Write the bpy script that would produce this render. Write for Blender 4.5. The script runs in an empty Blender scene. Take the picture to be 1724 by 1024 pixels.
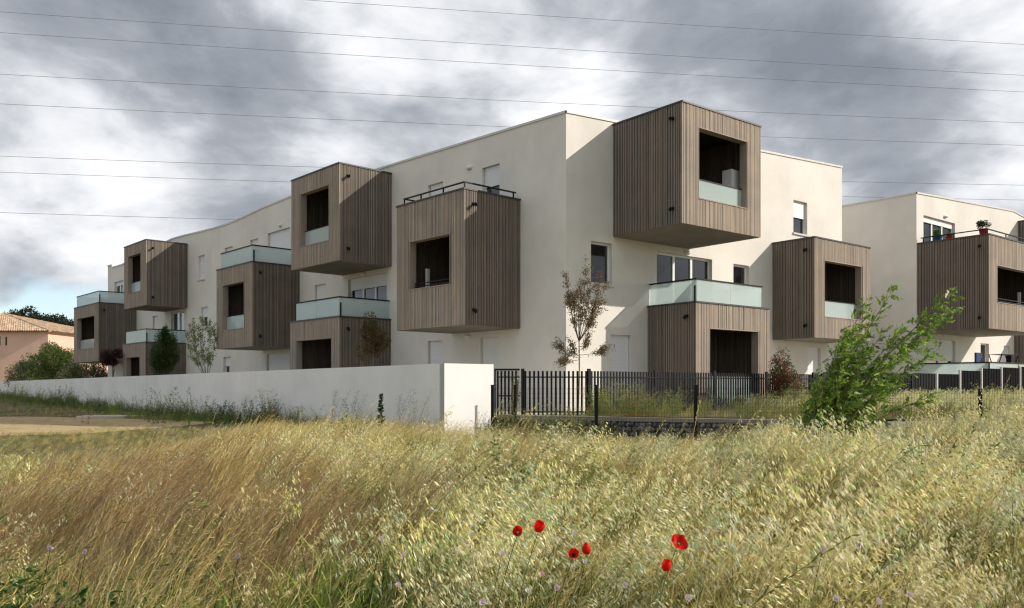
import bpy, math, random
import numpy as np
from mathutils import Vector, Matrix

# ------------------------------------------------------------------ camera, sky, sun, exposure
scene = bpy.context.scene
col = scene.collection
EYE = 1.6
cam_d = bpy.data.cameras.new("camera")
cam_d.sensor_width = 36.0
cam_d.lens = 29.13
cam_d.shift_y = 138.0 / 1724.0
cam_d.clip_end = 3000.0
cam = bpy.data.objects.new("camera", cam_d)
cam.location = (0.0, 0.0, EYE)
cam.rotation_euler = (math.radians(90), 0, 0)
col.objects.link(cam)
scene.camera = cam

SUN_TO = Vector((1.436, -0.13, 0.78)).normalized()          # towards the sun
sun_d = bpy.data.lights.new("sun", 'SUN')
sun_d.energy = 2.95
sun_d.angle = math.radians(0.53)
sun_d.color = (1.0, 0.915, 0.80)
sun = bpy.data.objects.new("sun", sun_d)
sun.rotation_euler = SUN_TO.to_track_quat('Z', 'Y').to_euler()
sun.location = (60, -10, 60)
col.objects.link(sun)

vs = scene.view_settings
vs.view_transform = 'Standard'
vs.look = 'None'
vs.gamma = 1.0
vs.exposure = 0.64
vs.use_curve_mapping = False
cy_ = scene.cycles
cy_.use_adaptive_sampling = True
cy_.adaptive_threshold = 0.015
cy_.use_denoising = True
cy_.filter_width = 1.25
cy_.max_bounces = 6
cy_.diffuse_bounces = 3
cy_.glossy_bounces = 3
cy_.transmission_bounces = 4
cy_.transparent_max_bounces = 6


def pixdir(px, py):
    return Vector(((px - 862) / 1395.0, 1.0, (650 - py) / 1395.0)).normalized()


def make_world():
    w = bpy.data.worlds.new("World")
    scene.world = w
    w.use_nodes = True
    nt = w.node_tree
    nt.nodes.clear()
    N, L = nt.nodes.new, nt.links.new
    out = N('ShaderNodeOutputWorld')
    bg = N('ShaderNodeBackground')
    L(bg.outputs[0], out.inputs[0])
    sky = N('ShaderNodeTexSky')
    sky.sky_type = 'NISHITA'
    sky.sun_disc = False
    sky.sun_elevation = math.asin(SUN_TO.z)
    sky.sun_rotation = math.atan2(SUN_TO.x, SUN_TO.y)
    sky.air_density = 1.0
    sky.dust_density = 0.4
    sky.ozone_density = 2.0
    tc = N('ShaderNodeTexCoord')

    def math_(op, a, b=None, clamp=False):
        n = N('ShaderNodeMath')
        n.operation = op
        n.use_clamp = clamp
        for i, v in enumerate((a, b)):
            if v is None:
                continue
            if isinstance(v, (int, float)):
                n.inputs[i].default_value = v
            else:
                L(v, n.inputs[i])
        return n.outputs[0]

    sep = N('ShaderNodeSeparateXYZ')
    L(tc.outputs['Generated'], sep.inputs[0])
    flat = N('ShaderNodeVectorMath')          # clouds a little wider than tall
    flat.operation = 'MULTIPLY'
    flat.inputs[1].default_value = (1.0, 1.0, 1.9)
    L(tc.outputs['Generated'], flat.inputs[0])
    P = flat.outputs[0]

    def noise(scale, detail, rough, off, dist=0.0, vec=None):
        mp = N('ShaderNodeMapping')
        mp.inputs['Location'].default_value = off
        L(vec or P, mp.inputs[0])
        n = N('ShaderNodeTexNoise')
        n.inputs['Scale'].default_value = scale
        n.inputs['Detail'].default_value = detail
        n.inputs['Roughness'].default_value = rough
        n.inputs['Distortion'].default_value = dist
        L(mp.outputs[0], n.inputs['Vector'])
        return n.outputs['Fac']

    mid = noise(4.2, 8, 0.56, (11.3, 2.2, 4.7), 0.35)
    fine = noise(13.0, 5, 0.58, (1.3, 4.2, 2.9), 0.5)
    # lumps of brighter and darker cloud, as directions in the sky; the edge of each is broken up by noise
    warp = N('ShaderNodeTexNoise')
    warp.inputs['Scale'].default_value = 5.0
    warp.inputs['Detail'].default_value = 3
    L(tc.outputs['Generated'], warp.inputs['Vector'])
    sub = N('ShaderNodeVectorMath')
    sub.operation = 'SUBTRACT'
    sub.inputs[1].default_value = (0.5, 0.5, 0.5)
    L(warp.outputs['Color'], sub.inputs[0])
    scl = N('ShaderNodeVectorMath')
    scl.operation = 'SCALE'
    scl.inputs['Scale'].default_value = 0.22
    L(sub.outputs[0], scl.inputs[0])
    addv = N('ShaderNodeVectorMath')
    addv.operation = 'ADD'
    L(tc.outputs['Generated'], addv.inputs[0])
    L(scl.outputs[0], addv.inputs[1])
    lumps = [(110, 260, 270, 0.24), (560, 40, 190, 0.20), (850, 70, 270, 0.26), (1000, 150, 170, 0.14),
             (1690, 40, 210, 0.28), (1700, 290, 130, 0.25), (120, 390, 240, 0.12),
             (340, 140, 270, -0.26), (740, 215, 210, -0.20), (1280, 110, 300, -0.27), (1440, 205, 210, -0.14), (190, 20, 150, -0.12)]
    tot = None
    for px, py, r, amp in lumps:
        d = pixdir(px, py)
        df = N('ShaderNodeVectorMath')
        df.operation = 'SUBTRACT'
        L(addv.outputs[0], df.inputs[0])
        df.inputs[1].default_value = d
        ml = N('ShaderNodeVectorMath')
        ml.operation = 'MULTIPLY'
        ml.inputs[1].default_value = (1, 1, 1.6)
        L(df.outputs[0], ml.inputs[0])
        ln = N('ShaderNodeVectorMath')
        ln.operation = 'LENGTH'
        L(ml.outputs[0], ln.inputs[0])
        mr = N('ShaderNodeMapRange')
        mr.interpolation_type = 'SMOOTHSTEP'
        mr.inputs['From Min'].default_value = 0.0
        mr.inputs['From Max'].default_value = r / 1395.0 * 1.15
        mr.inputs['To Min'].default_value = amp
        mr.inputs['To Max'].default_value = 0.0
        L(ln.outputs['Value'], mr.inputs['Value'])
        tot = mr.outputs[0] if tot is None else math_('ADD', tot, mr.outputs[0])
    b = math_('MULTIPLY', mid, 1.12)
    b = math_('ADD', b, math_('MULTIPLY', fine, 0.30))
    b = math_('ADD', b, tot)
    b = math_('SUBTRACT', b, 0.255)
    ramp = N('ShaderNodeValToRGB')
    cr = ramp.color_ramp
    cr.interpolation = 'LINEAR'
    cr.elements[0].position = 0.10
    cr.elements[0].color = (0.165, 0.182, 0.212, 1)
    cr.elements[1].position = 1.0
    cr.elements[1].color = (0.86, 0.86, 0.87, 1)
    for pos, c in ((0.34, (0.255, 0.272, 0.305)), (0.46, (0.37, 0.39, 0.42)), (0.56, (0.51, 0.525, 0.55)), (0.70, (0.66, 0.672, 0.69))):
        e = cr.elements.new(pos)
        e.color = (*c, 1)
    L(b, ramp.inputs[0])
    # cloud cover: gaps show the blue behind, more of them low over the horizon
    cov = noise(4.0, 4, 0.55, (21.0, 5.0, 1.0), 0.2)
    low = N('ShaderNodeMapRange')
    low.interpolation_type = 'SMOOTHSTEP'
    low.inputs['From Min'].default_value = 0.05
    low.inputs['From Max'].default_value = 0.20
    low.inputs['To Min'].default_value = -0.13
    low.inputs['To Max'].default_value = 0.22
    L(sep.outputs[2], low.inputs['Value'])
    covs = math_('ADD', cov, low.outputs[0])
    mrc = N('ShaderNodeMapRange')
    mrc.interpolation_type = 'SMOOTHSTEP'
    mrc.inputs['From Min'].default_value = 0.40
    mrc.inputs['From Max'].default_value = 0.56
    mrc.inputs['To Min'].default_value = 0.25
    L(covs, mrc.inputs['Value'])
    skys = N('ShaderNodeVectorMath')
    skys.operation = 'SCALE'
    skys.inputs['Scale'].default_value = 0.12
    L(sky.outputs[0], skys.inputs[0])
    mix = N('ShaderNodeMix')
    mix.data_type = 'RGBA'
    L(mrc.outputs[0], mix.inputs[0])
    L(skys.outputs[0], mix.inputs[6])
    L(ramp.outputs[0], mix.inputs[7])
    L(mix.outputs[2], bg.inputs['Color'])
    bg.inputs['Strength'].default_value = 1.0


make_world()

# ------------------------------------------------------------------ helpers
RNG = random.Random(7)
NP = np.random.default_rng(11)


def V2(a):
    return Vector((a[0], a[1], 0.0))


class Frame:
    """s along a, q outward along n, z up."""
    def __init__(self, o, a, n):
        self.o, self.a, self.n = V2(o), V2(a), V2(n)

    def p(self, s, q, z):
        v = self.o + self.a * s + self.n * q
        return (v.x, v.y, z)


WORLD = Frame((0, 0), (1, 0), (0, 1))


class MB:
    def __init__(self):
        self.v, self.f, self.c, self.m = [], [], [], []

    def face(self, pts, c=(1, 1, 1), m=0):
        i = len(self.v)
        self.v += [tuple(p) for p in pts]
        self.f.append(tuple(range(i, i + len(pts))))
        self.c.append(c)
        self.m.append(m)

    def box(self, fr, s0, s1, q0, q1, z0, z1, c=(1, 1, 1), m=0, z1b=None):
        zb = z1 if z1b is None else z1b
        P = [fr.p(s0, q0, z0), fr.p(s1, q0, z0), fr.p(s1, q1, z0), fr.p(s0, q1, z0),
             fr.p(s0, q0, z1), fr.p(s1, q0, zb), fr.p(s1, q1, zb), fr.p(s0, q1, z1)]
        i = len(self.v)
        self.v += P
        flip = (fr.a.x * fr.n.y - fr.a.y * fr.n.x) < 0
        for q in ((3, 2, 1, 0), (4, 5, 6, 7), (0, 1, 5, 4), (1, 2, 6, 5), (2, 3, 7, 6), (3, 0, 4, 7)):
            if flip:
                q = q[::-1]
            self.f.append(tuple(i + k for k in q))
            self.c.append(c)
            self.m.append(m)

    def tube(self, pts, rad, n=6, c=(1, 1, 1), m=0, cap=True):
        pts = [Vector(p) for p in pts]
        rad = rad if hasattr(rad, '__len__') else [rad] * len(pts)
        rings = []
        prev = None
        for k, p in enumerate(pts):
            t = (pts[min(k + 1, len(pts) - 1)] - pts[max(k - 1, 0)])
            t = t.normalized() if t.length > 1e-9 else Vector((0, 0, 1))
            if prev is None:
                prev = t.orthogonal().normalized()
            x = prev - t * prev.dot(t)
            x = x.normalized() if x.length > 1e-6 else t.orthogonal().normalized()
            prev = x
            y = t.cross(x)
            i = len(self.v)
            for j in range(n):
                a = 2 * math.pi * j / n
                q = p + (x * math.cos(a) + y * math.sin(a)) * rad[k]
                self.v.append(tuple(q))
            rings.append(i)
        for k in range(len(rings) - 1):
            for j in range(n):
                a, b = rings[k], rings[k + 1]
                self.f.append((a + j, a + (j + 1) % n, b + (j + 1) % n, b + j))
                self.c.append(c)
                self.m.append(m)
        if cap:
            self.f.append(tuple(rings[0] + j for j in range(n))[::-1])
            self.f.append(tuple(rings[-1] + j for j in range(n)))
            self.c += [c, c]
            self.m += [m, m]

    def build(self, name, mats, parent=None, smooth=False, mesh_only=False):
        base = Vector((0, 0, 0))
        r = parent
        while r is not None:
            base = base + r.location
            r = r.parent
        me = bpy.data.meshes.new(name)
        V = np.array(self.v, dtype=float).reshape(-1, 3) - np.array(base)
        me.from_pydata(V.tolist(), [], self.f)
        if not isinstance(mats, (list, tuple)):
            mats = [mats]
        for mt in mats:
            me.materials.append(mt)
        if len(mats) > 1:
            me.polygons.foreach_set('material_index', self.m)
        if any(c != (1, 1, 1) for c in self.c):
            ca = me.color_attributes.new('Col', 'FLOAT_COLOR', 'CORNER')
            cnt = np.array([len(f) for f in self.f])
            cc = np.ones((cnt.sum(), 4), dtype=np.float32)
            cc[:, :3] = np.repeat(np.array(self.c, dtype=np.float32), cnt, axis=0)
            ca.data.foreach_set('color', cc.ravel())
        if smooth:
            me.polygons.foreach_set('use_smooth', [True] * len(me.polygons))
        me.update()
        if mesh_only:
            return me
        o = bpy.data.objects.new(name, me)
        col.objects.link(o)
        if parent is not None:
            o.parent = parent
        return o


def tag(o, label=None, cat=None, group=None, kind=None):
    if label:
        o['label'] = label
    if cat:
        o['category'] = cat
    if group:
        o['group'] = group
    if kind:
        o['kind'] = kind
    return o


def empty(name, loc=(0, 0, 0), parent=None):
    o = bpy.data.objects.new(name, None)
    o.empty_display_size = 0.3
    col.objects.link(o)
    if parent is not None:
        o.parent = parent
        base = Vector((0, 0, 0))
        r = parent
        while r is not None:
            base = base + r.location
            r = r.parent
        o.location = Vector(loc) - base
    else:
        o.location = loc
    return o


# ------------------------------------------------------------------ materials
class NT:
    def __init__(self, name):
        self.mat = bpy.data.materials.new(name)
        self.mat.use_nodes = True
        self.nt = self.mat.node_tree
        self.bsdf = self.nt.nodes['Principled BSDF']
        self.out = self.nt.nodes['Material Output']

    def n(self, t, **kw):
        nd = self.nt.nodes.new(t)
        for k, v in kw.items():
            setattr(nd, k, v)
        return nd

    def l(self, a, b):
        self.nt.links.new(a, b)

    def noise(self, scale, detail=4, rough=0.55, stretch=(1, 1, 1), coord='Object', dist=0.0):
        tc = self.n('ShaderNodeTexCoord')
        mp = self.n('ShaderNodeMapping')
        mp.inputs['Scale'].default_value = stretch
        self.l(tc.outputs[coord], mp.inputs[0])
        nz = self.n('ShaderNodeTexNoise')
        nz.inputs['Scale'].default_value = scale
        nz.inputs['Detail'].default_value = detail
        nz.inputs['Roughness'].default_value = rough
        nz.inputs['Distortion'].default_value = dist
        self.l(mp.outputs[0], nz.inputs['Vector'])
        return nz.outputs['Fac']

    def ramp(self, fac, stops, interp='LINEAR'):
        r = self.n('ShaderNodeValToRGB')
        r.color_ramp.interpolation = interp
        e = r.color_ramp.elements
        e[0].position, e[0].color = stops[0][0], (*stops[0][1], 1)
        e[1].position, e[1].color = stops[-1][0], (*stops[-1][1], 1)
        for p, c in stops[1:-1]:
            k = e.new(p)
            k.color = (*c, 1)
        self.l(fac, r.inputs[0])
        return r.outputs[0]

    def mix(self, a, b, fac=0.5, mode='MIX'):
        m = self.n('ShaderNodeMix', data_type='RGBA', blend_type=mode)
        for s, v in ((m.inputs[0], fac), (m.inputs[6], a), (m.inputs[7], b)):
            if isinstance(v, (int, float)):
                s.default_value = v
            elif isinstance(v, tuple):
                s.default_value = (*v, 1)
            else:
                self.l(v, s)
        return m.outputs[2]

    def attr(self, name='Col'):
        a = self.n('ShaderNodeAttribute', attribute_name=name)
        return a.outputs['Color']

    def bump(self, h, strength=0.3, dist=0.02):
        b = self.n('ShaderNodeBump')
        b.inputs['Strength'].default_value = strength
        b.inputs['Distance'].default_value = dist
        self.l(h, b.inputs['Height'])
        self.l(b.outputs[0], self.bsdf.inputs['Normal'])

    def base(self, c, rough=0.7, spec=0.3, metal=0.0):
        if isinstance(c, tuple):
            self.bsdf.inputs['Base Color'].default_value = (*c, 1)
        else:
            self.l(c, self.bsdf.inputs['Base Color'])
        self.bsdf.inputs['Roughness'].default_value = rough
        self.bsdf.inputs['Specular IOR Level'].default_value = spec
        self.bsdf.inputs['Metallic'].default_value = metal
        return self


def m_stucco(name, c, var=0.05, bump=0.07):
    t = NT(name)
    lo = tuple(x * (1 - var * 1.6) for x in c)
    hi = tuple(min(1, x * (1 + var * 0.5)) for x in c)
    a = t.noise(0.55, 6, 0.6)
    b = t.noise(3.0, 4, 0.6, (1, 1, 0.18))
    cc = t.ramp(a, [(0.3, lo), (0.65, hi)])
    streak = t.ramp(b, [(0.32, (0.90, 0.89, 0.87)), (0.55, (1, 1, 1))])
    t.base(t.mix(cc, streak, 0.22, 'MULTIPLY'), 0.9, 0.15)
    t.bump(t.noise(95, 5, 0.7), bump, 0.01)
    return t.mat


def m_wood(name, c, rough=0.8):
    t = NT(name)
    g = t.noise(14, 6, 0.65, (1, 1, 0.05))
    w = t.noise(1.3, 4, 0.6)
    grain = t.ramp(g, [(0.25, (0.76, 0.745, 0.73)), (0.7, (1.04, 1.03, 1.01))])
    wea = t.ramp(w, [(0.3, (0.86, 0.86, 0.88)), (0.7, (1.08, 1.03, 0.97))])
    k = t.mix(c, t.attr(), 1.0, 'MULTIPLY')
    k = t.mix(k, grain, 1.0, 'MULTIPLY')
    k = t.mix(k, wea, 1.0, 'MULTIPLY')
    t.base(k, rough, 0.2)
    t.bump(g, 0.25, 0.004)
    return t.mat


def m_plain(name, c, rough=0.6, spec=0.3, metal=0.0, var=0.08, scale=6.0):
    t = NT(name)
    a = t.noise(scale, 5, 0.6)
    cc = t.ramp(a, [(0.3, tuple(x * (1 - var) for x in c)), (0.7, tuple(min(1, x * (1 + var)) for x in c))])
    t.base(cc, rough, spec, metal)
    return t.mat


def m_leaf(name, trans=0.35, rough=0.55, hue=0.12):
    """colour from the mesh, varied per instance, some light through the blade"""
    t = NT(name)
    oi = t.n('ShaderNodeObjectInfo')
    v = t.ramp(oi.outputs['Random'], [(0.0, (1 - hue * 1.6, 1 - hue, 1 - hue)), (0.5, (1, 1, 1)), (1.0, (1 + hue, 1 + hue * 0.7, 1 - hue))])
    k = t.mix(t.attr(), v, 1.0, 'MULTIPLY')
    t.base(k, rough, 0.25)
    tr = t.n('ShaderNodeBsdfTranslucent')
    t.l(k, tr.inputs['Color'])
    mx = t.n('ShaderNodeMixShader')
    mx.inputs[0].default_value = trans
    t.l(t.bsdf.outputs[0], mx.inputs[1])
    t.l(tr.outputs[0], mx.inputs[2])
    t.l(mx.outputs[0], t.out.inputs[0])
    return t.mat


def m_frosted(name, c):
    t = NT(name)
    t.base(c, 0.06, 0.8)
    tr = t.n('ShaderNodeBsdfTranslucent')
    tr.inputs['Color'].default_value = (*c, 1)
    tp = t.n('ShaderNodeBsdfTransparent')
    tp.inputs['Color'].default_value = (0.92, 0.96, 0.955, 1)
    m1 = t.n('ShaderNodeMixShader')
    m1.inputs[0].default_value = 0.45
    t.l(t.bsdf.outputs[0], m1.inputs[1])
    t.l(tr.outputs[0], m1.inputs[2])
    m2 = t.n('ShaderNodeMixShader')
    m2.inputs[0].default_value = 0.30
    t.l(m1.outputs[0], m2.inputs[1])
    t.l(tp.outputs[0], m2.inputs[2])
    t.l(m2.outputs[0], t.out.inputs[0])
    return t.mat


def m_shutter(name):
    t = NT(name)
    tc = t.n('ShaderNodeTexCoord')
    sp = t.n('ShaderNodeSeparateXYZ')
    t.l(tc.outputs['Object'], sp.inputs[0])
    mm = t.n('ShaderNodeMath', operation='PINGPONG')
    mm.inputs[1].default_value = 0.022
    t.l(sp.outputs[2], mm.inputs[0])
    mu = t.n('ShaderNodeMath', operation='MULTIPLY')
    mu.inputs[1].default_value = 40
    t.l(mm.outputs[0], mu.inputs[0])
    t.base((0.78, 0.78, 0.79), 0.5, 0.3)
    t.bump(mu.outputs[0], 0.6, 0.012)
    return t.mat


def m_ground(name, stops, scale=0.6, bump=0.5):
    t = NT(name)
    a = t.noise(scale, 8, 0.65)
    b = t.noise(22, 6, 0.7)
    k = t.ramp(a, stops)
    sp = t.ramp(b, [(0.25, (0.6, 0.6, 0.6)), (0.7, (1.2, 1.18, 1.1))])
    t.base(t.mix(k, sp, 1.0, 'MULTIPLY'), 0.95, 0.1)
    t.bump(b, bump, 0.05)
    return t.mat


M = {}
M['stucco'] = m_stucco('stucco_cream', (0.76, 0.725, 0.67), 0.07)
M['wall_white'] = m_stucco('stucco_white', (0.84, 0.825, 0.81), 0.07)
M['pink'] = m_stucco('stucco_pink', (0.74, 0.50, 0.39))
M['wood'] = m_wood('weathered_larch', (0.32, 0.278, 0.24))
M['membrane'] = m_plain('black_membrane', (0.035, 0.031, 0.028), 0.9, 0.1)
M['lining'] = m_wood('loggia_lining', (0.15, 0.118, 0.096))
M['soffit'] = m_plain('soffit_concrete', (0.27, 0.245, 0.20), 0.9, 0.1, 0, 0.14, 1.5)
M['coping_dark'] = m_plain('dark_coping', (0.05, 0.045, 0.045), 0.45, 0.4)
M['coping_light'] = m_plain('light_coping', (0.62, 0.60, 0.58), 0.45, 0.4)
M['metal'] = m_plain('anthracite_metal', (0.010, 0.011, 0.013), 0.5, 0.2)
M['panel'] = m_plain('anthracite_panel', (0.006, 0.0065, 0.008), 0.8, 0.06, 0, 0.2)
M['white'] = m_plain('white_upvc', (0.80, 0.80, 0.79), 0.4, 0.4, 0, 0.02)
M['shutter'] = m_shutter('white_roller_shutter')
M['sill'] = m_plain('sill_concrete', (0.62, 0.59, 0.54), 0.8, 0.2)
M['frost'] = m_frosted('frosted_glass', (0.78, 0.88, 0.87))
gl = NT('window_glass').base((0.012, 0.014, 0.017), 0.03, 0.9)
M['glass'] = gl.mat
M['cable'] = m_plain('cable_alu', (0.22, 0.22, 0.23), 0.6, 0.3)
M['bark'] = m_plain('bark', (0.16, 0.12, 0.09), 0.9, 0.1, 0, 0.35, 20)
M['bark_pale'] = m_plain('bark_pale', (0.30, 0.27, 0.22), 0.9, 0.1, 0, 0.3, 20)
M['leaf'] = m_leaf('leaf', 0.45, 0.42)
M['grass'] = m_leaf('grass_blade', 0.32, 0.5, 0.18)
M['petal'] = m_leaf('petal', 0.45, 0.5, 0.05)
M['tile'] = m_wood('clay_tile', (0.60, 0.45, 0.32), 0.85)
M['stone'] = m_wood('gabion_stone', (0.27, 0.265, 0.26), 0.9)
M['gravel'] = m_ground('pale_gravel', [(0.3, (0.50, 0.47, 0.41)), (0.7, (0.64, 0.61, 0.55))], 1.0)
M['field'] = m_ground('dry_soil', [(0.3, (0.10, 0.085, 0.05)), (0.5, (0.16, 0.14, 0.07)), (0.7, (0.25, 0.20, 0.11))], 0.5)
M['sand'] = m_ground('sandy_soil', [(0.25, (0.34, 0.26, 0.15)), (0.45, (0.52, 0.39, 0.22)), (0.75, (0.62, 0.49, 0.30))], 1.6, 1.0)
M['concrete'] = m_plain('concrete', (0.55, 0.53, 0.49), 0.9, 0.1, 0, 0.15, 4)

# ------------------------------------------------------------------ ground
def sstep(a, b, x):
    t = np.clip((x - a) / (b - a), 0, 1)
    return t * t * (3 - 2 * t)


def ground(x, y):
    x = np.asarray(x, float)
    y = np.asarray(y, float)
    g = 0.33 * sstep(2, 22, y) + 0.27 * sstep(22, 80, y)
    g = g + 0.38 * sstep(5.5, 13, x) * sstep(6, 18, y) * (1 - sstep(40, 80, y))
    g = g + 0.035 * np.sin(x * 1.1 + 0.7 * y) * np.cos(0.8 * y - 0.3 * x) * (1 - sstep(25, 60, y))
    return g


def gz(x, y):
    return float(ground(x, y))


def axis(lo, hi, fine_lo, fine_hi, step):
    a = list(np.arange(fine_lo, fine_hi + 1e-6, step))
    s, v = step, fine_hi
    while v < hi:
        s *= 1.35
        v += s
        a.append(v)
    s, v = step, fine_lo
    while v > lo:
        s *= 1.35
        v -= s
        a.insert(0, v)
    return np.array(a)


xs = axis(-1500, 1500, -30, 24, 0.8)
ys = axis(-300, 2500, -4, 60, 0.8)
X, Y = np.meshgrid(xs, ys)
Z = ground(X, Y)
mb = MB()
mb.v = list(zip(X.ravel().tolist(), Y.ravel().tolist(), Z.ravel().tolist()))
nx = len(xs)
for j in range(len(ys) - 1):
    for i in range(nx - 1):
        a = j * nx + i
        mb.f.append((a, a + 1, a + nx + 1, a + nx))
mb.c = [(1, 1, 1)] * len(mb.f)
mb.m = [0] * len(mb.f)
g_o = mb.build('ground', M['field'], smooth=True)
tag(g_o, 'dry soil of the meadow under the wild grass', None, None, 'structure')

# ------------------------------------------------------------------ layout of the two buildings
thR, thL = math.radians(51.5), math.radians(47.5)
uR = (math.sin(thR), math.cos(thR))
vR = (-math.cos(thR), math.sin(thR))
uL = (math.sin(thL), math.cos(thL))
vL = (-math.cos(thL), math.sin(thL))
C0 = (1.603, 24.57)
C1 = (16.842, 34.5)
neg = lambda a: (-a[0], -a[1])
FR = Frame(C0, uR, neg(vR))        # sunlit front of the near block
FL = Frame(C0, vL, neg(uL))        # shaded long front of the near block
GR = Frame(C1, uR, neg(vR))        # far block, sunlit front
GL = Frame(C1, vR, neg(uR))        # far block, side
BASE = 0.5


def prof(points):
    xs_, zs_ = [p[0] for p in points], [p[1] for p in points]
    return lambda s: float(np.interp(s, xs_, zs_))


def facade(parent, fr, L, profile_pts, openings, z0=BASE, depth=0.2, name='wall', mat=None):
    """outer skin with real holes and reveals, plus the parapet's inner face"""
    zt = prof(profile_pts)
    br = sorted({0.0, L} | {o[0] for o in openings} | {o[1] for o in openings} | {p[0] for p in profile_pts if 0 < p[0] < L})
    zs_ = sorted({z0} | {o[2] for o in openings} | {o[3] for o in openings})
    m = MB()
    flip = (fr.a.x * fr.n.y - fr.a.y * fr.n.x) > 0

    def quad(pts):
        m.face(pts if not flip else pts[::-1])
    for i in range(len(br) - 1):
        a, b = br[i], br[i + 1]
        for j in range(len(zs_)):
            za = zs_[j]
            last = j == len(zs_) - 1
            zb = None if last else zs_[j + 1]
            mid = ((a + b) / 2, (za + (zb if zb else za + 0.2)) / 2)
            if any(o[0] < mid[0] < o[1] and o[2] < mid[1] < o[3] for o in openings):
                continue
            quad([fr.p(a, 0, za), fr.p(b, 0, za), fr.p(b, 0, zt(b) if last else zb), fr.p(a, 0, zt(a) if last else zb)])
        quad([fr.p(b, -0.3, zt(b) - 0.6), fr.p(a, -0.3, zt(a) - 0.6), fr.p(a, -0.3, zt(a)), fr.p(b, -0.3, zt(b))])
    for s0, s1, za, zb in openings:
        quad([fr.p(s0, 0, za), fr.p(s0, 0, zb), fr.p(s0, -depth, zb), fr.p(s0, -depth, za)])
        quad([fr.p(s1, -depth, za), fr.p(s1, -depth, zb), fr.p(s1, 0, zb), fr.p(s1, 0, za)])
        quad([fr.p(s0, 0, zb), fr.p(s1, 0, zb), fr.p(s1, -depth, zb), fr.p(s0, -depth, zb)])
        quad([fr.p(s0, -depth, za), fr.p(s1, -depth, za), fr.p(s1, 0, za), fr.p(s0, 0, za)])
    w = m.build(name, mat or M['stucco'], parent)
    c = MB()
    for i in range(len(br) - 1):
        a, b = br[i], br[i + 1]
        P = []
        for s in (a, b):
            z = zt(s)
            P.append([fr.p(s, 0.035, z), fr.p(s, 0.035, z + 0.07), fr.p(s, -0.34, z + 0.085), fr.p(s, -0.34, z)])
        for k in range(4):
            c.face([P[0][k], P[1][k], P[1][(k + 1) % 4], P[0][(k + 1) % 4]])
    c.build('coping', M['coping_light'], w)
    return w


def window(parent, fr, s0, s1, z0, z1, lights=1, shutter=0.0, sill=True, name='window', door=False, lamp=False):
    w = empty(name, fr.p((s0 + s1) / 2, -0.16, z0), parent)
    f = MB()
    t = 0.065
    q0, q1 = -0.195, -0.13
    f.box(fr, s0, s0 + t, q0, q1, z0, z1)
    f.box(fr, s1 - t, s1, q0, q1, z0, z1)
    f.box(fr, s0 + t, s1 - t, q0, q1, z1 - t, z1)
    f.box(fr, s0 + t, s1 - t, q0, q1, z0, z0 + t)
    e = [s0 + t + (s1 - s0 - 2 * t) * k / lights for k in range(lights + 1)]
    for k in range(1, lights):
        f.box(fr, e[k] - 0.05, e[k] + 0.05, q0 + .004, q1 + .012, z0 + t, z1 - t)
    f.build('frame', M['white'], w)
    for k in range(lights):
        a = e[k] + (0.05 if k else 0)
        b = e[k + 1] - (0.05 if k < lights - 1 else 0)
        g = MB()
        # a hair of tilt per sheet: neighbouring sheets never mirror quite the same sky
        d = 0.006 * RNG.uniform(-1, 1)
        g.face([fr.p(a, -0.165 + d, z0 + t), fr.p(b, -0.165 - d, z0 + t), fr.p(b, -0.165 - d, z1 - t), fr.p(a, -0.165 + d, z1 - t)])
        g.build('pane', M['glass'], w)
    if shutter > 0:
        s = MB()
        s.box(fr, s0 + 0.02, s1 - 0.02, -0.118, -0.10, z1 - 0.004 - (z1 - z0 - 0.01) * shutter, z1 - 0.004)
        s.build('shutter', M['shutter'], w)
    if sill:
        s = MB()
        s.box(fr, s0 - 0.05, s1 + 0.05, -0.19, 0.06, z0 - 0.055, z0 + 0.012)
        s.build('sill', M['sill'], w)
    return w


def wall_lamp(parent, fr, s, z):
    m = MB()
    m.box(fr, s - 0.12, s + 0.12, 0.002, 0.03, z - 0.05, z + 0.05)
    pts = []
    m.tube([fr.p(s - 0.12, 0.06, z), fr.p(s - 0.05, 0.07, z), fr.p(s + 0.05, 0.07, z), fr.p(s + 0.12, 0.06, z)], [0.03, 0.055, 0.055, 0.03], 8)
    return m.build('wall_lamp', M['white'], parent)


def slats(mb_, fr, mode, fixed, a0, a1, z0, z1, hole=None, rnd=None, tone=1.0):
    """vertical boards of mixed width with open joints; mode 'front' runs along s at q=fixed, 'side' along q at s=fixed"""
    a = a0
    while a < a1 - 0.012:
        w = rnd.choice((0.036, 0.036, 0.042, 0.042, 0.055))
        b = min(a + w, a1)
        if a1 - b < 0.03:
            b = a1
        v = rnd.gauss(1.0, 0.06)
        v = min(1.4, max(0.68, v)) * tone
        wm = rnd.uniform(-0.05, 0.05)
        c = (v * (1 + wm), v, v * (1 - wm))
        t = rnd.choice((0.032, 0.032, 0.026, 0.036))
        segs = [(z0, z1)]
        if hole and b > hole[0] and a < hole[1]:
            segs = [(z0, hole[2]), (hole[3], z1)]
        for za, zb in segs:
            if zb - za < 0.02:
                continue
            if mode == 'front':
                mb_.box(fr, a, b, fixed - 0.036, fixed - 0.036 + t, za, zb, c)
            else:
                sg = 1 if fixed < 0.5 else -1
                lo, hi = fixed + sg * 0.036, fixed + sg * (0.036 - t)
                mb_.box(fr, min(lo, hi), max(lo, hi), a, b, za, zb, c)
        a = b + rnd.choice((0.018, 0.022, 0.026))


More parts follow.
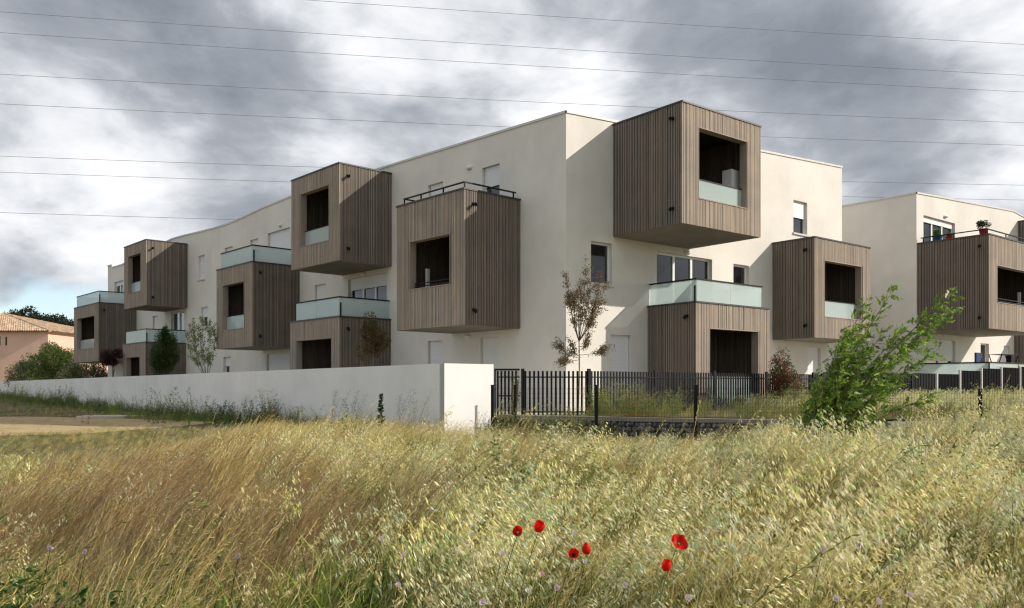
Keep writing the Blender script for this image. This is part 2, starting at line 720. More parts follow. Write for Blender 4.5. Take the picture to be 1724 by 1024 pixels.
def spot(parent, fr, q, z):
    m = MB()
    m.box(fr, -0.03, 0.005, q - 0.045, q + 0.045, z - 0.045, z + 0.045)
    m.tube([fr.p(-0.03, q, z), fr.p(-0.10, q, z + 0.0), fr.p(-0.13, q + 0.03, z - 0.03), fr.p(-0.20, q + 0.07, z - 0.06)], [0.035, 0.04, 0.055, 0.055], 8)
    return m.build('spotlight', M['metal'], parent)


def balcony(parent, fr0, t, p, w, z0, z1, hole, glass_in=True, top=None, spots=(True, True), label=None, rail_in=False, floor=True, seed=0, soff=True):
    """a cantilevered timber box: hollow loggia, slat cladding, lined opening, soffit, coping, balustrades.
    hole = (s0, s1, za, zb) in the front; top = None | 'glass' | 'rail'"""
    rnd = random.Random(100 + seed)
    fr = Frame(fr0.p(t, 0, 0)[:2], fr0.a[:2], fr0.n[:2])
    b = empty('timber_balcony', fr.p(w / 2, p / 2, z0), parent)
    if label:
        b['label'] = label
    h0, h1, ha, hb = hole
    T = 0.20
    k = 0.04
    sh = MB()
    fz0, rz = z0 + 0.34, z1 - 0.34
    # walls behind the boards
    sh.box(fr, k, k + T, 0.01, p - k - T, fz0, rz)
    sh.box(fr, w - k - T, w - k, 0.01, p - k - T, fz0, rz)
    sh.box(fr, k, h0, p - k - T, p - k, fz0, rz)
    sh.box(fr, h1, w - k, p - k - T, p - k, fz0, rz)
    if ha > fz0 + 0.01:
        sh.box(fr, h0, h1, p - k - T, p - k, fz0, ha)
    sh.box(fr, h0, h1, p - k - T, p - k, hb, rz)
    sh.box(fr, k, w - k, 0.01, p - k, rz, z1 - 0.03)
    sh.box(fr, k, w - k, 0.01, p - k, z0 + 0.03, fz0)
    sh.build('shell', M['membrane'], b)
    # boards inside the loggia on its end walls and back
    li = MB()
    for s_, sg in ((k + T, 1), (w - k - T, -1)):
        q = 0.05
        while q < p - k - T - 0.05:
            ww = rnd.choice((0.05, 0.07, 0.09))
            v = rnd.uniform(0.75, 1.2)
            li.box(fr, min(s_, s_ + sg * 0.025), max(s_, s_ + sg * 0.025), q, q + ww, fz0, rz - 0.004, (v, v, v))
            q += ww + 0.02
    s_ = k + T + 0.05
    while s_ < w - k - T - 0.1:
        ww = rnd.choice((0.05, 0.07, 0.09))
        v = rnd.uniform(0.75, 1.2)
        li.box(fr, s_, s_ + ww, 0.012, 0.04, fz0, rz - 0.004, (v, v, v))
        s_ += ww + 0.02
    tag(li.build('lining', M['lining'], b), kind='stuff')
    cl = MB()
    slats(cl, fr, 'front', p, 0.0, w, z0, z1 - 0.03, hole, rnd, 1.30)      # front boards coloured lighter, side boards darker
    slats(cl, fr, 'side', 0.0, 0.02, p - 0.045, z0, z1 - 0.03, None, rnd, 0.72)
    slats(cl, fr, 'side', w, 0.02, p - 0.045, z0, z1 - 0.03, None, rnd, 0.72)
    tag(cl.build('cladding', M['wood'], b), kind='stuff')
    rv = MB()
    e = 0.028
    c = (1.2, 1.2, 1.2)
    rv.box(fr, h0, h0 + e, p - k - T - 0.02, p + 0.004, ha, hb, c)
    rv.box(fr, h1 - e, h1, p - k - T - 0.02, p + 0.004, ha, hb, c)
    rv.box(fr, h0 + e, h1 - e, p - k - T - 0.02, p + 0.004, hb - e, hb, c)
    if ha > fz0 + 0.01:
        rv.box(fr, h0 + e, h1 - e, p - k - T - 0.02, p + 0.012, ha, ha + e, c)
    rv.build('opening_trim', M['wood'], b)
    if soff:
        so = MB()
        so.box(fr, 0.05, w - 0.05, 0.01, p - 0.05, z0 - 0.012, z0 + 0.026)
        so.build('soffit', M['soffit'], b)
    cp = MB()
    cp.box(fr, -0.02, w + 0.02, 0.005, p + 0.02, z1 - 0.028, z1 + 0.022)
    cp.build('coping', M['coping_dark'], b)
    if glass_in:
        gp = MB()
        gt = ha + 0.62 if ha > fz0 + 0.01 else fz0 + 0.95
        gp.box(fr, h0 + e + 0.01, h1 - e - 0.01, p - k - T + 0.03, p - k - T + 0.045, max(ha, fz0) + 0.035, gt)
        gp.build('glass_panel', M['frost'], b)
        hr = MB()
        hr.box(fr, h0 + e + 0.005, h1 - e - 0.005, p - k - T + 0.015, p - k - T + 0.06, gt, gt + 0.03)
        hr.build('handrail', M['metal'], b)
    if rail_in:
        hr = MB()
        for zz in (ha + 0.10, ha + 0.20):
            hr.box(fr, h0 + e, h1 - e, p - k - T + 0.02, p - k - T + 0.05, zz, zz + 0.03)
        hr.build('handrail', M['metal'], b)
        st = MB()
        sm = h0 + (h1 - h0) * 0.98
        st.box(fr, sm - 0.05, sm + 0.05, p - 0.75, p - 0.65, fz0, ha + 0.75)
        st.build('post', M['white'], b)
    if top == 'glass':
        hgt = 0.66
        za, zb = z1 + 0.03, z1 + 0.03 + hgt
        i = 0.10
        wr = w - 0.32
        for (s0, s1, q0, q1) in ((i, i + 0.016, 0.02, p - i), (wr - 0.016, wr, 0.02, p - i), (i + 0.02, i + (wr - i) * 0.5 - 0.01, p - i, p - i + 0.016), (i + (wr - i) * 0.5 + 0.01, wr - 0.02, p - i, p - i + 0.016)):
            gp = MB()
            gp.box(fr, s0, s1, q0, q1, za, zb)
            gp.build('glass_panel', M['frost'], b)
        hr = MB()
        hr.box(fr, i - 0.02, i + 0.036, 0.012, p - i - 0.02, zb, zb + 0.045)
        hr.box(fr, wr - 0.036, wr + 0.02, 0.012, p - i - 0.02, zb, zb + 0.045)
        hr.box(fr, i - 0.02, wr + 0.02, p - i - 0.02, p - i + 0.036, zb, zb + 0.045)
        hr.build('handrail', M['metal'], b)
        for sx in (i + 0.008, wr - 0.008):
            ps = MB()
            ps.box(fr, sx - 0.03, sx + 0.03, p - i - 0.06, p - i - 0.006, za - 0.004, zb - 0.18)
            ps.build('post', M['metal'], b)
    if top == 'rail':
        hr = MB()
        i, z = 0.12, z1 + 0.20
        hr.box(fr, i - 0.02, i + 0.025, 0.1, p - i - 0.02, z, z + 0.04)
        hr.box(fr, i - 0.02, w - 0.25, p - i - 0.02, p - i + 0.025, z, z + 0.04)
        hr.box(fr, w - 0.295, w - 0.25, p - 1.0, p - i - 0.02, z, z + 0.04)
        hr.build('handrail', M['metal'], b)
        for (s_, q_) in [(i, 0.2), (i, p * 0.5), (i, p - i), (w * 0.33, p - i), (w * 0.66, p - i), (w - 0.27, p - i)]:
            ps = MB()
            ps.box(fr, s_ - 0.018, s_ + 0.018, q_ - 0.018, q_ + 0.018, z1 + 0.023, z + 0.002)
            ps.build('post', M['metal'], b)
    if spots[0]:
        spot(b, fr, p - 0.36, z1 - 0.42)
    if spots[1]:
        spot(b, fr, p - 0.36, z0 + 0.46)
    return b, fr


# ------------------------------------------------------------------ near apartment block
near = empty('apartment_building', (C0[0], C0[1], BASE))
tag(near, 'large cream apartment block with projecting timber balcony boxes, its corner towards the meadow', 'building', 'cream apartment blocks')
LLEN, RLEN = 43.0, 15.3
pL = [(0, 9.70), (9.1, 9.91), (17.0, 10.06), (20.0, 9.98), (22.0, 9.86), (23.6, 9.80), (25.5, 9.82), (27.8, 9.91), (29.6, 9.99), (31.3, 10.03), (34.0, 9.90), (40.1, 9.50), (42.0, 9.52), (42.1, 9.70), (43.0, 9.72)]
pR = [(0, 9.70), (15.3, 10.57)]
winL = [  # s0, s1, z0, z1, lights, shutter, sill, kind
    (2.97, 3.83, 6.60, 8.80, 1, 0.30, False), (5.94, 6.80, 7.55, 8.76, 1, 0.75, True), (5.98, 6.83, 1.00, 3.20, 1, 0.55, False),
    (3.06, 3.95, 0.98, 3.18, 1, 1.0, False), (14.0, 14.9, 4.65, 5.92, 1, 0.9, True), (9.43, 12.2, 3.80, 5.92, 3, 0.22, False),
    (23.16, 24.1, 7.45, 8.64, 1, 0.3, True), (20.28, 21.17, 7.45, 8.66, 1, 0.35, True), (17.14, 19.31, 6.60, 8.74, 2, 1.0, False),
    (26.62, 27.49, 7.32, 8.62, 1, 1.0, True), (26.25, 27.12, 4.75, 5.82, 1, 0.5, True), (23.36, 24.27, 1.9, 3.08, 1, 0.4, True),
    (26.3, 27.2, 1.0, 3.05, 1, 1.0, False), (17.25, 19.43, 0.98, 3.08, 2, 1.0, False), (29.5, 31.48, 3.80, 5.82, 2, 0.0, False),
    (33.56, 34.45, 4.75, 5.80, 1, 0.8, True), (39.83, 41.6, 6.6, 8.5, 2, 0.15, False)]
winR = [
    (1.02, 1.93, 4.72, 6.02, 1, 0.0, True), (3.99, 6.85, 3.80, 6.00, 3, 0.0, False), (8.05, 8.97, 4.70, 5.97, 1, 0.0, True),
    (11.80, 12.75, 7.50, 8.78, 1, 0.5, True), (1.86, 2.78, 0.98, 3.20, 1, 1.0, False), (12.78, 13.72, 0.98, 3.12, 1, 0.5, False)]
facade(near, FL, LLEN, pL, [w[:4] for w in winL])
facade(near, FR, RLEN, pR, [w[:4] for w in winR])
for fr, ws in ((FL, winL), (FR, winR)):
    for w in ws:
        window(near, fr, w[0], w[1], w[2], w[3], w[4], w[5], w[6], 'window' if w[6] else 'glazed_door')
# sides, back and roof
m = MB()
E_ = [FR.p(RLEN, 0, 0), FR.p(RLEN, -11, 0), FL.p(LLEN, -11, 0), FL.p(LLEN, 0, 0)]
inner = FR.p(3.0, -13, 0)
path = [E_[0], E_[1], FR.p(11.0, -11, 0), FL.p(13.0, -11, 0), E_[2], E_[3]]
zt_ = [10.57, 10.4, 10.2, 10.0, 9.7, 9.72]
for i in range(len(path) - 1):
    a, b_ = path[i], path[i + 1]
    m.face([(a[0], a[1], BASE), (b_[0], b_[1], BASE), (b_[0], b_[1], zt_[i + 1]), (a[0], a[1], zt_[i])])
m.build('rear_wall', M['stucco'], near)
m = MB()
m.face([FR.p(0.3, -0.3, 9.3), FR.p(RLEN, -0.3, 9.9), FR.p(RLEN, -11, 9.9), FR.p(0.3, -11, 9.3)])
m.face([FL.p(0.3, -0.3, 9.25), FL.p(LLEN, -0.3, 9.25), FL.p(LLEN, -11, 9.25), FL.p(0.3, -11, 9.25)])
m.build('flat_roof', M['concrete'], near)
wall_lamp(near, FL, 4.47, 8.93)
wall_lamp(near, FL, 4.55, 3.26)
wall_lamp(near, FL, 18.0, 8.93)
wall_lamp(near, FL, 11.0, 6.0)
wall_lamp(near, FR, 5.5, 6.10)

HL = lambda z0: (0.70, 2.86, z0 + 0.80, z0 + 2.87)
balcony(near, FL, 9.08, 2.27, 3.58, 6.12, 9.62, (0.70, 2.86, 6.91, 8.98), top=None, seed=1, label='high timber balcony box with frosted glass, in the middle of the shaded front')
bB, frB = balcony(near, FL, 1.97, 2.29, 3.48, 3.41, 7.45, (0.66, 2.78, 4.66, 6.22), glass_in=False, rail_in=True, top='rail', seed=2, label='timber balcony box with a dark rail on top, nearest the corner on the shaded front')
balcony(near, FL, 28.99, 2.23, 3.57, 5.95, 9.47, (0.84, 2.93, 6.76, 8.88), seed=3)
balcony(near, FL, 16.21, 2.23, 3.65, 3.28, 6.87, (0.75, 2.98, 4.08, 6.12), top='glass', seed=4)
balcony(near, FL, 37.28, 2.26, 5.13, 3.12, 6.70, (0.72, 4.42, 3.93, 5.97), top='glass', seed=5, spots=(True, False))
balcony(near, FL, 9.13, 2.25, 3.66, 0.62, 4.11, (0.50, 3.20, 0.965, 3.37), glass_in=False, top='glass', seed=6, spots=(True, False))
balcony(near, FL, 29.19, 2.22, 3.64, 0.62, 3.97, (0.84, 3.03, 0.965, 3.22), glass_in=False, top='glass', seed=7, spots=(True, False))
bE, frE = balcony(near, FR, 1.95, 2.78, 3.75, 6.25, 9.73, (0.70, 3.05, 7.04, 9.13), seed=8, label='highest timber balcony box, standing out over the sunlit front')
bD, frD = balcony(near, FR, 3.54, 1.99, 3.78, 0.62, 4.17, (0.62, 3.17, 0.965, 3.40), top='glass', seed=9, spots=(True, False))
balcony(near, FR, 10.41, 1.76, 3.86, 3.34, 6.95, (0.62, 3.24, 4.10, 6.18), seed=10)

# ------------------------------------------------------------------ far apartment block
far = empty('apartment_building', (C1[0], C1[1], BASE))
tag(far, 'smaller cream apartment block behind the leaning sapling, cut off by the picture edge', 'building', 'cream apartment blocks')
pG = [(0, 9.61), (9.9, 10.15), (10.5, 10.1), (18, 9.4)]
winG = [(0.61, 3.57, 6.75, 8.80, 3, 0.12, False), (6.2, 7.11, 1.35, 3.58, 1, 0.0, False), (8.8, 9.57, 1.35, 3.55, 1, 1.0, False), (0.9, 3.6, 1.35, 3.6, 2, 0.4, False)]
facade(far, GR, 18, pG, [w[:4] for w in winG])
for w in winG:
    window(far, GR, w[0], w[1], w[2], w[3], w[4], w[5], w[6], 'glazed_door')
facade(far, GL, 12, [(0, 9.61), (12, 9.62)], [])
m = MB()
pp = [GR.p(18, 0, 0), GR.p(18, -12, 0), GL.p(12, 0, 0)]
for i in range(2):
    a, b_ = pp[i], pp[i + 1]
    m.face([(a[0], a[1], BASE), (b_[0], b_[1], BASE), (b_[0], b_[1], 9.5), (a[0], a[1], 9.4)])
m.build('rear_wall', M['stucco'], far)
m = MB()
m.face([GR.p(0.3, -0.3, 9.2), GR.p(18, -0.3, 9.2), GR.p(18, -12, 9.2), GR.p(0.3, -12, 9.2)])
m.build('flat_roof', M['concrete'], far)
wall_lamp(far, GR, 2.6, 8.98)
bG, frG = balcony(far, GR, 0.05, 2.81, 5.7, 3.85, 7.54, (0.72, 4.9, 4.90, 6.40), glass_in=False, rail_in=True, top='rail', seed=11)
balcony(far, GR, 10.47, 2.5, 4.0, 6.3, 9.75, (0.8, 3.2, 7.1, 9.1), seed=12)
balcony(far, GR, 10.0, 2.6, 4.2, 0.7, 4.25, (0.8, 3.4, 1.045, 3.5), top=None, glass_in=False, seed=13)
# frosted balustrade of its ground floor terrace
tb = empty('terrace_balustrade', GR.p(3, 2.8, 1.2), far)
for (s0, s1, q0, q1) in ((0.10, 0.12, 0.05, 2.75), (0.14, 2.9, 2.76, 2.78), (2.94, 6.9, 2.76, 2.78)):
    m = MB()
    m.box(GR, s0, s1, q0, q1, 1.25, 2.50)
    m.build('glass_panel', M['frost'], tb)
m = MB()
m.box(GR, 0.08, 0.14, 0.05, 2.74, 2.50, 2.55)
m.box(GR, 0.08, 6.92, 2.74, 2.80, 2.50, 2.55)
m.build('handrail', M['metal'], tb)
for s_ in (0.13, 2.92, 6.91):
    m = MB()
    m.box(GR, s_ - 0.015, s_ + 0.015, 2.74, 2.79, 1.22, 2.50)
    m.build('post', M['metal'], tb)

# ------------------------------------------------------------------ raised garden, gabion, boundary wall, fences
GA, GB, GC = (-0.35, 21.2), (6.6, 17.6), (16.5, 19.0)
dG_ = Vector((6.95, -3.6, 0)).normalized()
WDIR = (-math.cos(math.radians(51.2)), math.sin(math.radians(51.2)))
W0 = (-1.634, 20.0)
WRET = (math.sin(math.radians(51.5)), math.cos(math.radians(51.5)))
FW = Frame(W0, WDIR, (-WDIR[1], WDIR[0]))
t = FW.n
if t.x > 0:
    FW.n = -FW.n
FW.n = Vector((-WRET[0], -WRET[1], 0)) * 1.0
WL = 80.0
wall = empty('boundary_wall', (W0[0], W0[1], 0.2))
tag(wall, 'long low white rendered garden wall with a sunlit end, running along the meadow', 'wall')
m = MB()
n_seg = 24
for i in range(n_seg):
    a, b_ = WL * i / n_seg, WL * (i + 1) / n_seg
    za, zb = 2.145 - 0.0018 * a, 2.145 - 0.0018 * b_
    pts = {}
    for nm, s, z in (('a', a, za), ('b', b_, zb)):
        pts[nm] = [FW.p(s, 0, -0.2), FW.p(s, 0, z), FW.p(s, -0.2, z), FW.p(s, -0.2, -0.2)]
    for k in range(3):
        m.face([pts['a'][k], pts['b'][k], pts['b'][k + 1], pts['a'][k + 1]])
m.build('wall_run', M['wall_white'], wall)
FE = Frame(W0, WRET, (-WDIR[0], -WDIR[1]))
m = MB()
m.box(FE, -0.0, 1.49, -0.2, 0.003, -0.2, 2.147)
m.build('wall_return', M['wall_white'], wall)

# raised garden ground behind the gabion and the wall
we = FE.p(1.49, 0, 0)
poly = [(we[0], we[1] + 0.1), GA, GB, GC, (26, 27), (60, 60), (0, 95), FW.p(60, -0.1, 0)[:2], FW.p(0.1, -0.1, 0)[:2]]
m = MB()
cx_, cy_ = 5.0, 30.0
for i in range(len(poly)):
    a, b_ = poly[i], poly[(i + 1) % len(poly)]
    m.face([(a[0], a[1], 0.82), (b_[0], b_[1], 0.82), (cx_, cy_, 0.86)])
for a, b_ in ((GB, GC), (GC, (26, 27))):
    m.face([(a[0], a[1], 0.82), (b_[0], b_[1], 0.82), (b_[0], b_[1] - 0.05, -0.2), (a[0], a[1] - 0.05, -0.2)])
tag(m.build('garden_terrace_ground', M['gravel']), 'pale gravel ground of the raised garden', None, None, 'structure')

m = MB()
strip = [(GA[0] + dG_[0] * 2.2, GA[1] + dG_[1] * 2.2 + 0.3), (GB[0], GB[1] + 0.3), (GC[0], GC[1] + 0.1), (26, 27.1), (22.3, 34.0), (11.9, 26.2), (9.0, 26.4), (2.3, 21.4)]
m.face([(a[0], a[1], 0.872) for a in strip])
tag(m.build('planting_strip_ground', M['field']), 'dry soil of the strip between the gabion and the fences', None, None, 'structure')

gab = empty('gabion_wall', (3.0, 19.2, 0.3))
tag(gab, 'low dark stone gabion wall under the slatted fence, half hidden by grass', 'retaining wall')
dG = Vector((GB[0] - GA[0], GB[1] - GA[1], 0))
LG = dG.length
dG.normalize()
FG = Frame(GA, dG[:2], (dG.y, -dG.x))
rs = random.Random(3)
m = MB()


def stone(mb_, c, r, rnd, colr):
    i = len(mb_.v)
    pts = []
    for (x, y, z) in ((1, 0, 0), (-1, 0, 0), (0, 1, 0), (0, -1, 0), (0, 0, 1), (0, 0, -1), (.6, .6, .6), (-.6, .6, .6), (.6, -.6, .6), (-.6, -.6, .6), (.6, .6, -.6), (-.6, .6, -.6), (.6, -.6, -.6), (-.6, -.6, -.6)):
        k = rnd.uniform(0.8, 1.15)
        pts.append((c[0] + x * r[0] * k, c[1] + y * r[1] * k, c[2] + z * r[2] * k))
    mb_.v += pts
    F = [(0, 6, 4, 8), (4, 6, 2, 7), (1, 9, 4, 7), (3, 8, 4, 9), (0, 12, 5, 10), (2, 10, 5, 11), (1, 11, 5, 13), (3, 13, 5, 12), (0, 10, 2, 6), (1, 7, 2, 11), (0, 8, 3, 12), (1, 13, 3, 9)]
    for f in F:
        mb_.f.append(tuple(i + q for q in f))
        mb_.c.append(colr)
        mb_.m.append(0)


for row in range(6):
    s = 0.0
    while s < LG + 4:
        w_ = rs.uniform(0.09, 0.2)
        v = rs.uniform(0.5, 1.5)
        if s < LG:
            p_ = FG.p(s + w_ / 2, 0.02 + rs.uniform(-0.03, 0.03), 0.13 + row * 0.115 + rs.uniform(-.015, .015))
        else:
            break
        stone(m, p_, (w_ * 0.55, 0.09, 0.066), rs, (v, v, v * 1.02))
        s += w_ * 0.97
tag(m.build('stone_fill', M['stone'], gab), kind='stuff')
m = MB()
m.box(FG, 0, LG, -0.35, 0.0, -0.1, 0.79, (0.5, 0.5, 0.5))
m.build('core', M['stone'], gab)
m = MB()
m.box(FG, 0, LG, -0.32, 0.075, 0.765, 0.86)
m.build('kerb', M['soffit'], gab)
m = MB()
for zz in np.arange(0.1, 0.8, 0.1):
    m.box(FG, 0, LG, 0.125, 0.129, zz, zz + 0.004)
for ss in np.arange(0, LG, 0.1):
    m.box(FG, ss, ss + 0.004, 0.13, 0.134, 0.05, 0.8)
m.build('wire_cage', M['metal'], gab)

# slatted metal fence: short front run, then the long run beside the block
fence = empty('slatted_fence', (1.98, 21.6, 0.82))
tag(fence, 'black metal fence of upright bars on the gabion in front of the corner', 'fence')
FA = Frame((-0.30, 21.55), (1, 0.02), (0.02, -1))
fd = Vector((8.48, 6.3, 0)).normalized()
FB = Frame((1.99, 21.6), fd[:2], (fd.y, -fd.x))


def bar_mesh(name, w_, h, d):
    mm = MB()
    mm.box(WORLD, -w_ / 2, w_ / 2, -d / 2, d / 2, 0, h)
    return mm.build(name, M['metal'], mesh_only=True)


bar_me = bar_mesh('bar', 0.052, 1.16, 0.03)
post_me = bar_mesh('post', 0.085, 1.24, 0.06)


def put(me, name, parent, loc, rz):
    o = bpy.data.objects.new(name, me)
    col.objects.link(o)
    o.parent = parent
    o.location = Vector(loc) - parent.location
    o.rotation_euler = (0, 0, rz)
    return o


def bar_run(parent, fr, s0, s1, zb, step=0.113, posts=(), rails=(0.97,), hgt=1.0):
    rz = math.atan2(fr.a.y, fr.a.x)
    s = s0
    while s < s1:
        if all(abs(s - q) > 0.07 for q in posts):
            o = put(bar_me, 'bar', parent, fr.p(s, 0, zb), rz + rs.uniform(-0.03, 0.03))
            o.scale.z = hgt
        s += step
    for q in posts:
        o = put(post_me, 'post', parent, fr.p(q, 0, zb - 0.02), rz)
        o.scale.z = hgt
    for r in rails:
        mm = MB()
        mm.box(fr, s0 - 0.03, s1, 0.012, 0.035, zb + r * hgt, zb + r * hgt + 0.032)
        mm.build('rail', M['metal'], parent)


bar_run(fence, FA, 0.65, 2.28, 0.83, posts=(0.58,), rails=(0.985, 0.08))
bar_run(fence, FB, 0.0, 10.7, 0.83, posts=(0.02, 2.5, 5.0, 7.5, 10.0), rails=(0.985, 0.08))
gate = empty('garden_gate', (-0.1, 21.5, 0.82))
tag(gate, 'narrow black barred garden gate next to the white wall end', 'gate')
FGt = Frame((-0.42, 21.50), (1, 0.02), (0.02, -1))
bar_run(gate, FGt, 0.05, 0.62, 0.83, step=0.095, rails=(0.50, 0.985))
m = MB()
m.box(FGt, 0.0, 0.62, -0.02, 0.03, 2.0, 2.05)
m.box(FGt, -0.04, 0.0, -0.02, 0.03, 0.83, 2.05)
m.build('frame', M['metal'], gate)

# screen fence of dark panels on pale posts, stepping up beside the far block
screen = empty('screen_fence', (15.0, 29.5, 1.0))
tag(screen, 'dark panel screen fence on pale posts stepping up in front of the far block', 'fence')
FS = Frame((11.9, 26.5), uR, neg(vR))
rz_ = math.atan2(uR[1], uR[0])
steps = [(-3.6, 1.95), (-1.8, 1.95), (0.0, 1.95), (1.8, 1.97), (3.6, 2.02), (5.4, 2.16), (7.2, 2.26), (9.0, 2.32), (10.8, 2.38)]
for s_, zt in steps:
    if s_ < 3:
        for k in range(15):
            o = put(bar_me, 'bar', screen, FS.p(s_ + 0.10 + k * 0.113, 0, zt - 1.1), rz_)
    else:
        m = MB()
        for k in range(14):      # folded sheet
            a = s_ + 0.06 + k * 0.12
            m.box(FS, a, a + 0.112, -0.02, 0.0 + (0.012 if k % 2 else 0.0), zt - 1.35, zt)
        m.build('panel', M['panel'], screen)
    m = MB()
    m.box(FS, s_ - 0.035, s_ + 0.03, -0.03, 0.05, zt - 1.5, zt + 0.02)
    m.build('post', M['coping_light'] if s_ > 3 else M['metal'], screen)

# wire mesh fence in the grass
wire = empty('wire_mesh_fence', (2.0, 17.0, 0.3))
tag(wire, 'green-black wire mesh fence with thin posts standing in the tall grass before the gabion', 'fence')
yF = 17.0
pxs = [829, 1004, 1171, 1372, 1470, 1650, 1800]
px_x = [(p - 862) / 1395.0 * yF for p in pxs]
for x_ in px_x + [(867 - 862) / 1395.0 * 20.5]:
    y_ = yF if x_ != (867 - 862) / 1395.0 * 20.5 else 20.5
    m = MB()
    g_ = gz(x_, y_)
    zt = 1.605 - (0.09 if x_ > 8 else 0)
    m.box(WORLD, x_ - 0.032, x_ + 0.032, y_ - 0.026, y_ + 0.026, g_ - 0.2, zt)
    m.box(WORLD, x_ - 0.036, x_ + 0.036, y_ - 0.03, y_ + 0.03, zt, zt + 0.02)
    m.build('post', M['metal'], wire)
m = MB()
x0, x1 = px_x[0], px_x[-1]
for k, zz in enumerate(np.arange(0.45, 1.56, 0.1)):
    m.box(WORLD, x0, x1, yF - 0.040, yF - 0.037, zz, zz + 0.0035)
for xx in np.arange(x0, x1, 0.055):
    m.box(WORLD, xx, xx + 0.003, yF - 0.036, yF - 0.033, 0.35, 1.55)
tag(m.build('wire_mesh', M['metal'], wire), kind='stuff')

# sandy track and a loose slab
m = MB()
ring = []
for k in range(40):
    a = 2 * math.pi * k / 40
    r = 1 + 0.10 * math.sin(3 * a + 1) + 0.06 * math.sin(7 * a)
    ring.append((-18.2 + 7.6 * r * math.cos(a) - 2.6 * r * math.sin(a), 26.4 + 2.2 * r * math.cos(a) * 0.3 + 7.2 * r * math.sin(a)))
NR = 8
grid = []
for j in range(NR + 1):
    f_ = j / NR
    grid.append([(-18.2 + (x - -18.2) * f_, 26.4 + (y - 26.4) * f_) for x, y in ring])
for j in range(NR):
    for k in range(40):
        q = [grid[j][k], grid[j + 1][k], grid[j + 1][(k + 1) % 40], grid[j][(k + 1) % 40]]
        m.face([(x, y, gz(x, y) + 0.03 - 0.02 * (1 if j == NR - 1 and i in (1, 2) else 0)) for i, (x, y) in enumerate(q)])
sand = m.build('sandy_path', M['sand'])
tag(sand, 'bare patch of yellow sandy soil in the meadow before the shaded wall', None, None, 'structure')
m = MB()
Fs = Frame((-16.3, 33.2), (1, 0.1), (0.1, -1))
gsl = gz(-16.3, 33.2)
m.box(Fs, -0.9, 0.9, -0.5, 0.5, gsl - 0.05, gsl + 0.08)
m.box(Fs, -0.6, 1.3, -0.9, -0.52, gsl - 0.05, gsl + 0.05)
tag(m.build('concrete_slab', M['concrete']), 'pale concrete slab lying flat at the edge of the sand', 'slab')
m = MB()
for (x, y, r) in ((-34.5, 46.6, 0.55), (-35.6, 47.2, 0.4), (-33.6, 46.4, 0.35)):
    stone(m, (x, y, gz(x, y) + 0.15), (r, r * 0.8, r * 0.55), rs, (3.2, 3.1, 2.9))
    tag(m.build('boulder', M['stone']), {0.55: 'largest pale boulder at the foot of the white wall, far end', 0.4: 'pale boulder on the far side of the largest boulder by the wall', 0.35: 'smallest pale boulder at the foot of the white wall'}[r], 'boulder', 'boulders by the white wall')
    m = MB()

# ------------------------------------------------------------------ pink house
HD = 85.0
house = empty('house', (-52, 90, 0.5))
tag(house, 'pink rendered house with a clay tile hip roof beyond the white wall', 'house')
hx1, hx0 = -47.6, -84.0
hy0, hy1 = 85.0, 108.2
ez = 7.15
m = MB()
hw = [(-52.05, -51.75, 5.7, 6.7), (-52.9, -52.4, 5.7, 6.75)]
FH = Frame((hx1, hy0), (-1, 0), (0, -1))
facade_open = [(hx1 - b, hx1 - a, z0, z1) for (a, b, z0, z1) in hw]
zs_ = sorted({0.4, ez} | {o[2] for o in facade_open} | {o[3] for o in facade_open})
br = sorted({0.0, hx1 - hx0} | {o[0] for o in facade_open} | {o[1] for o in facade_open})
for i in range(len(br) - 1):
    for j in range(len(zs_) - 1):
        c_ = ((br[i] + br[i + 1]) / 2, (zs_[j] + zs_[j + 1]) / 2)
        if any(o[0] < c_[0] < o[1] and o[2] < c_[1] < o[3] for o in facade_open):
            continue
        m.face([FH.p(br[i], 0, zs_[j]), FH.p(br[i + 1], 0, zs_[j]), FH.p(br[i + 1], 0, zs_[j + 1]), FH.p(br[i], 0, zs_[j + 1])])
m.face([(hx1, hy0, 0.4), (hx1, hy1, 0.4), (hx1, hy1, ez), (hx1, hy0, ez)])
m.face([(hx1, hy1, 0.4), (hx0, hy1, 0.4), (hx0, hy1, ez), (hx1, hy1, ez)])
m.face([(hx0, hy1, 0.4), (hx0, hy0, 0.4), (hx0, hy0, ez), (hx0, hy1, ez)])
m.build('wall', M['pink'], house)
for o_ in facade_open:
    w = empty('window', FH.p((o_[0] + o_[1]) / 2, 0, o_[2]), house)
    mm = MB()
    mm.face([FH.p(o_[0], -0.15, o_[2]), FH.p(o_[1], -0.15, o_[2]), FH.p(o_[1], -0.15, o_[3]), FH.p(o_[0], -0.15, o_[3])])
    mm.build('pane', M['glass'], w)
    mm = MB()
    for (a, b_, za, zb) in ((o_[0] - .03, o_[0] + .05, o_[2], o_[3]), (o_[1] - .05, o_[1] + .03, o_[2], o_[3]), (o_[0] + .05, o_[1] - .05, o_[3] - .06, o_[3]), (o_[0] + .05, o_[1] - .05, o_[2], o_[2] + .06)):
        mm.box(FH, a, b_, -0.14, 0.01, za, zb)
    mm.build('frame', M['pink'], w)
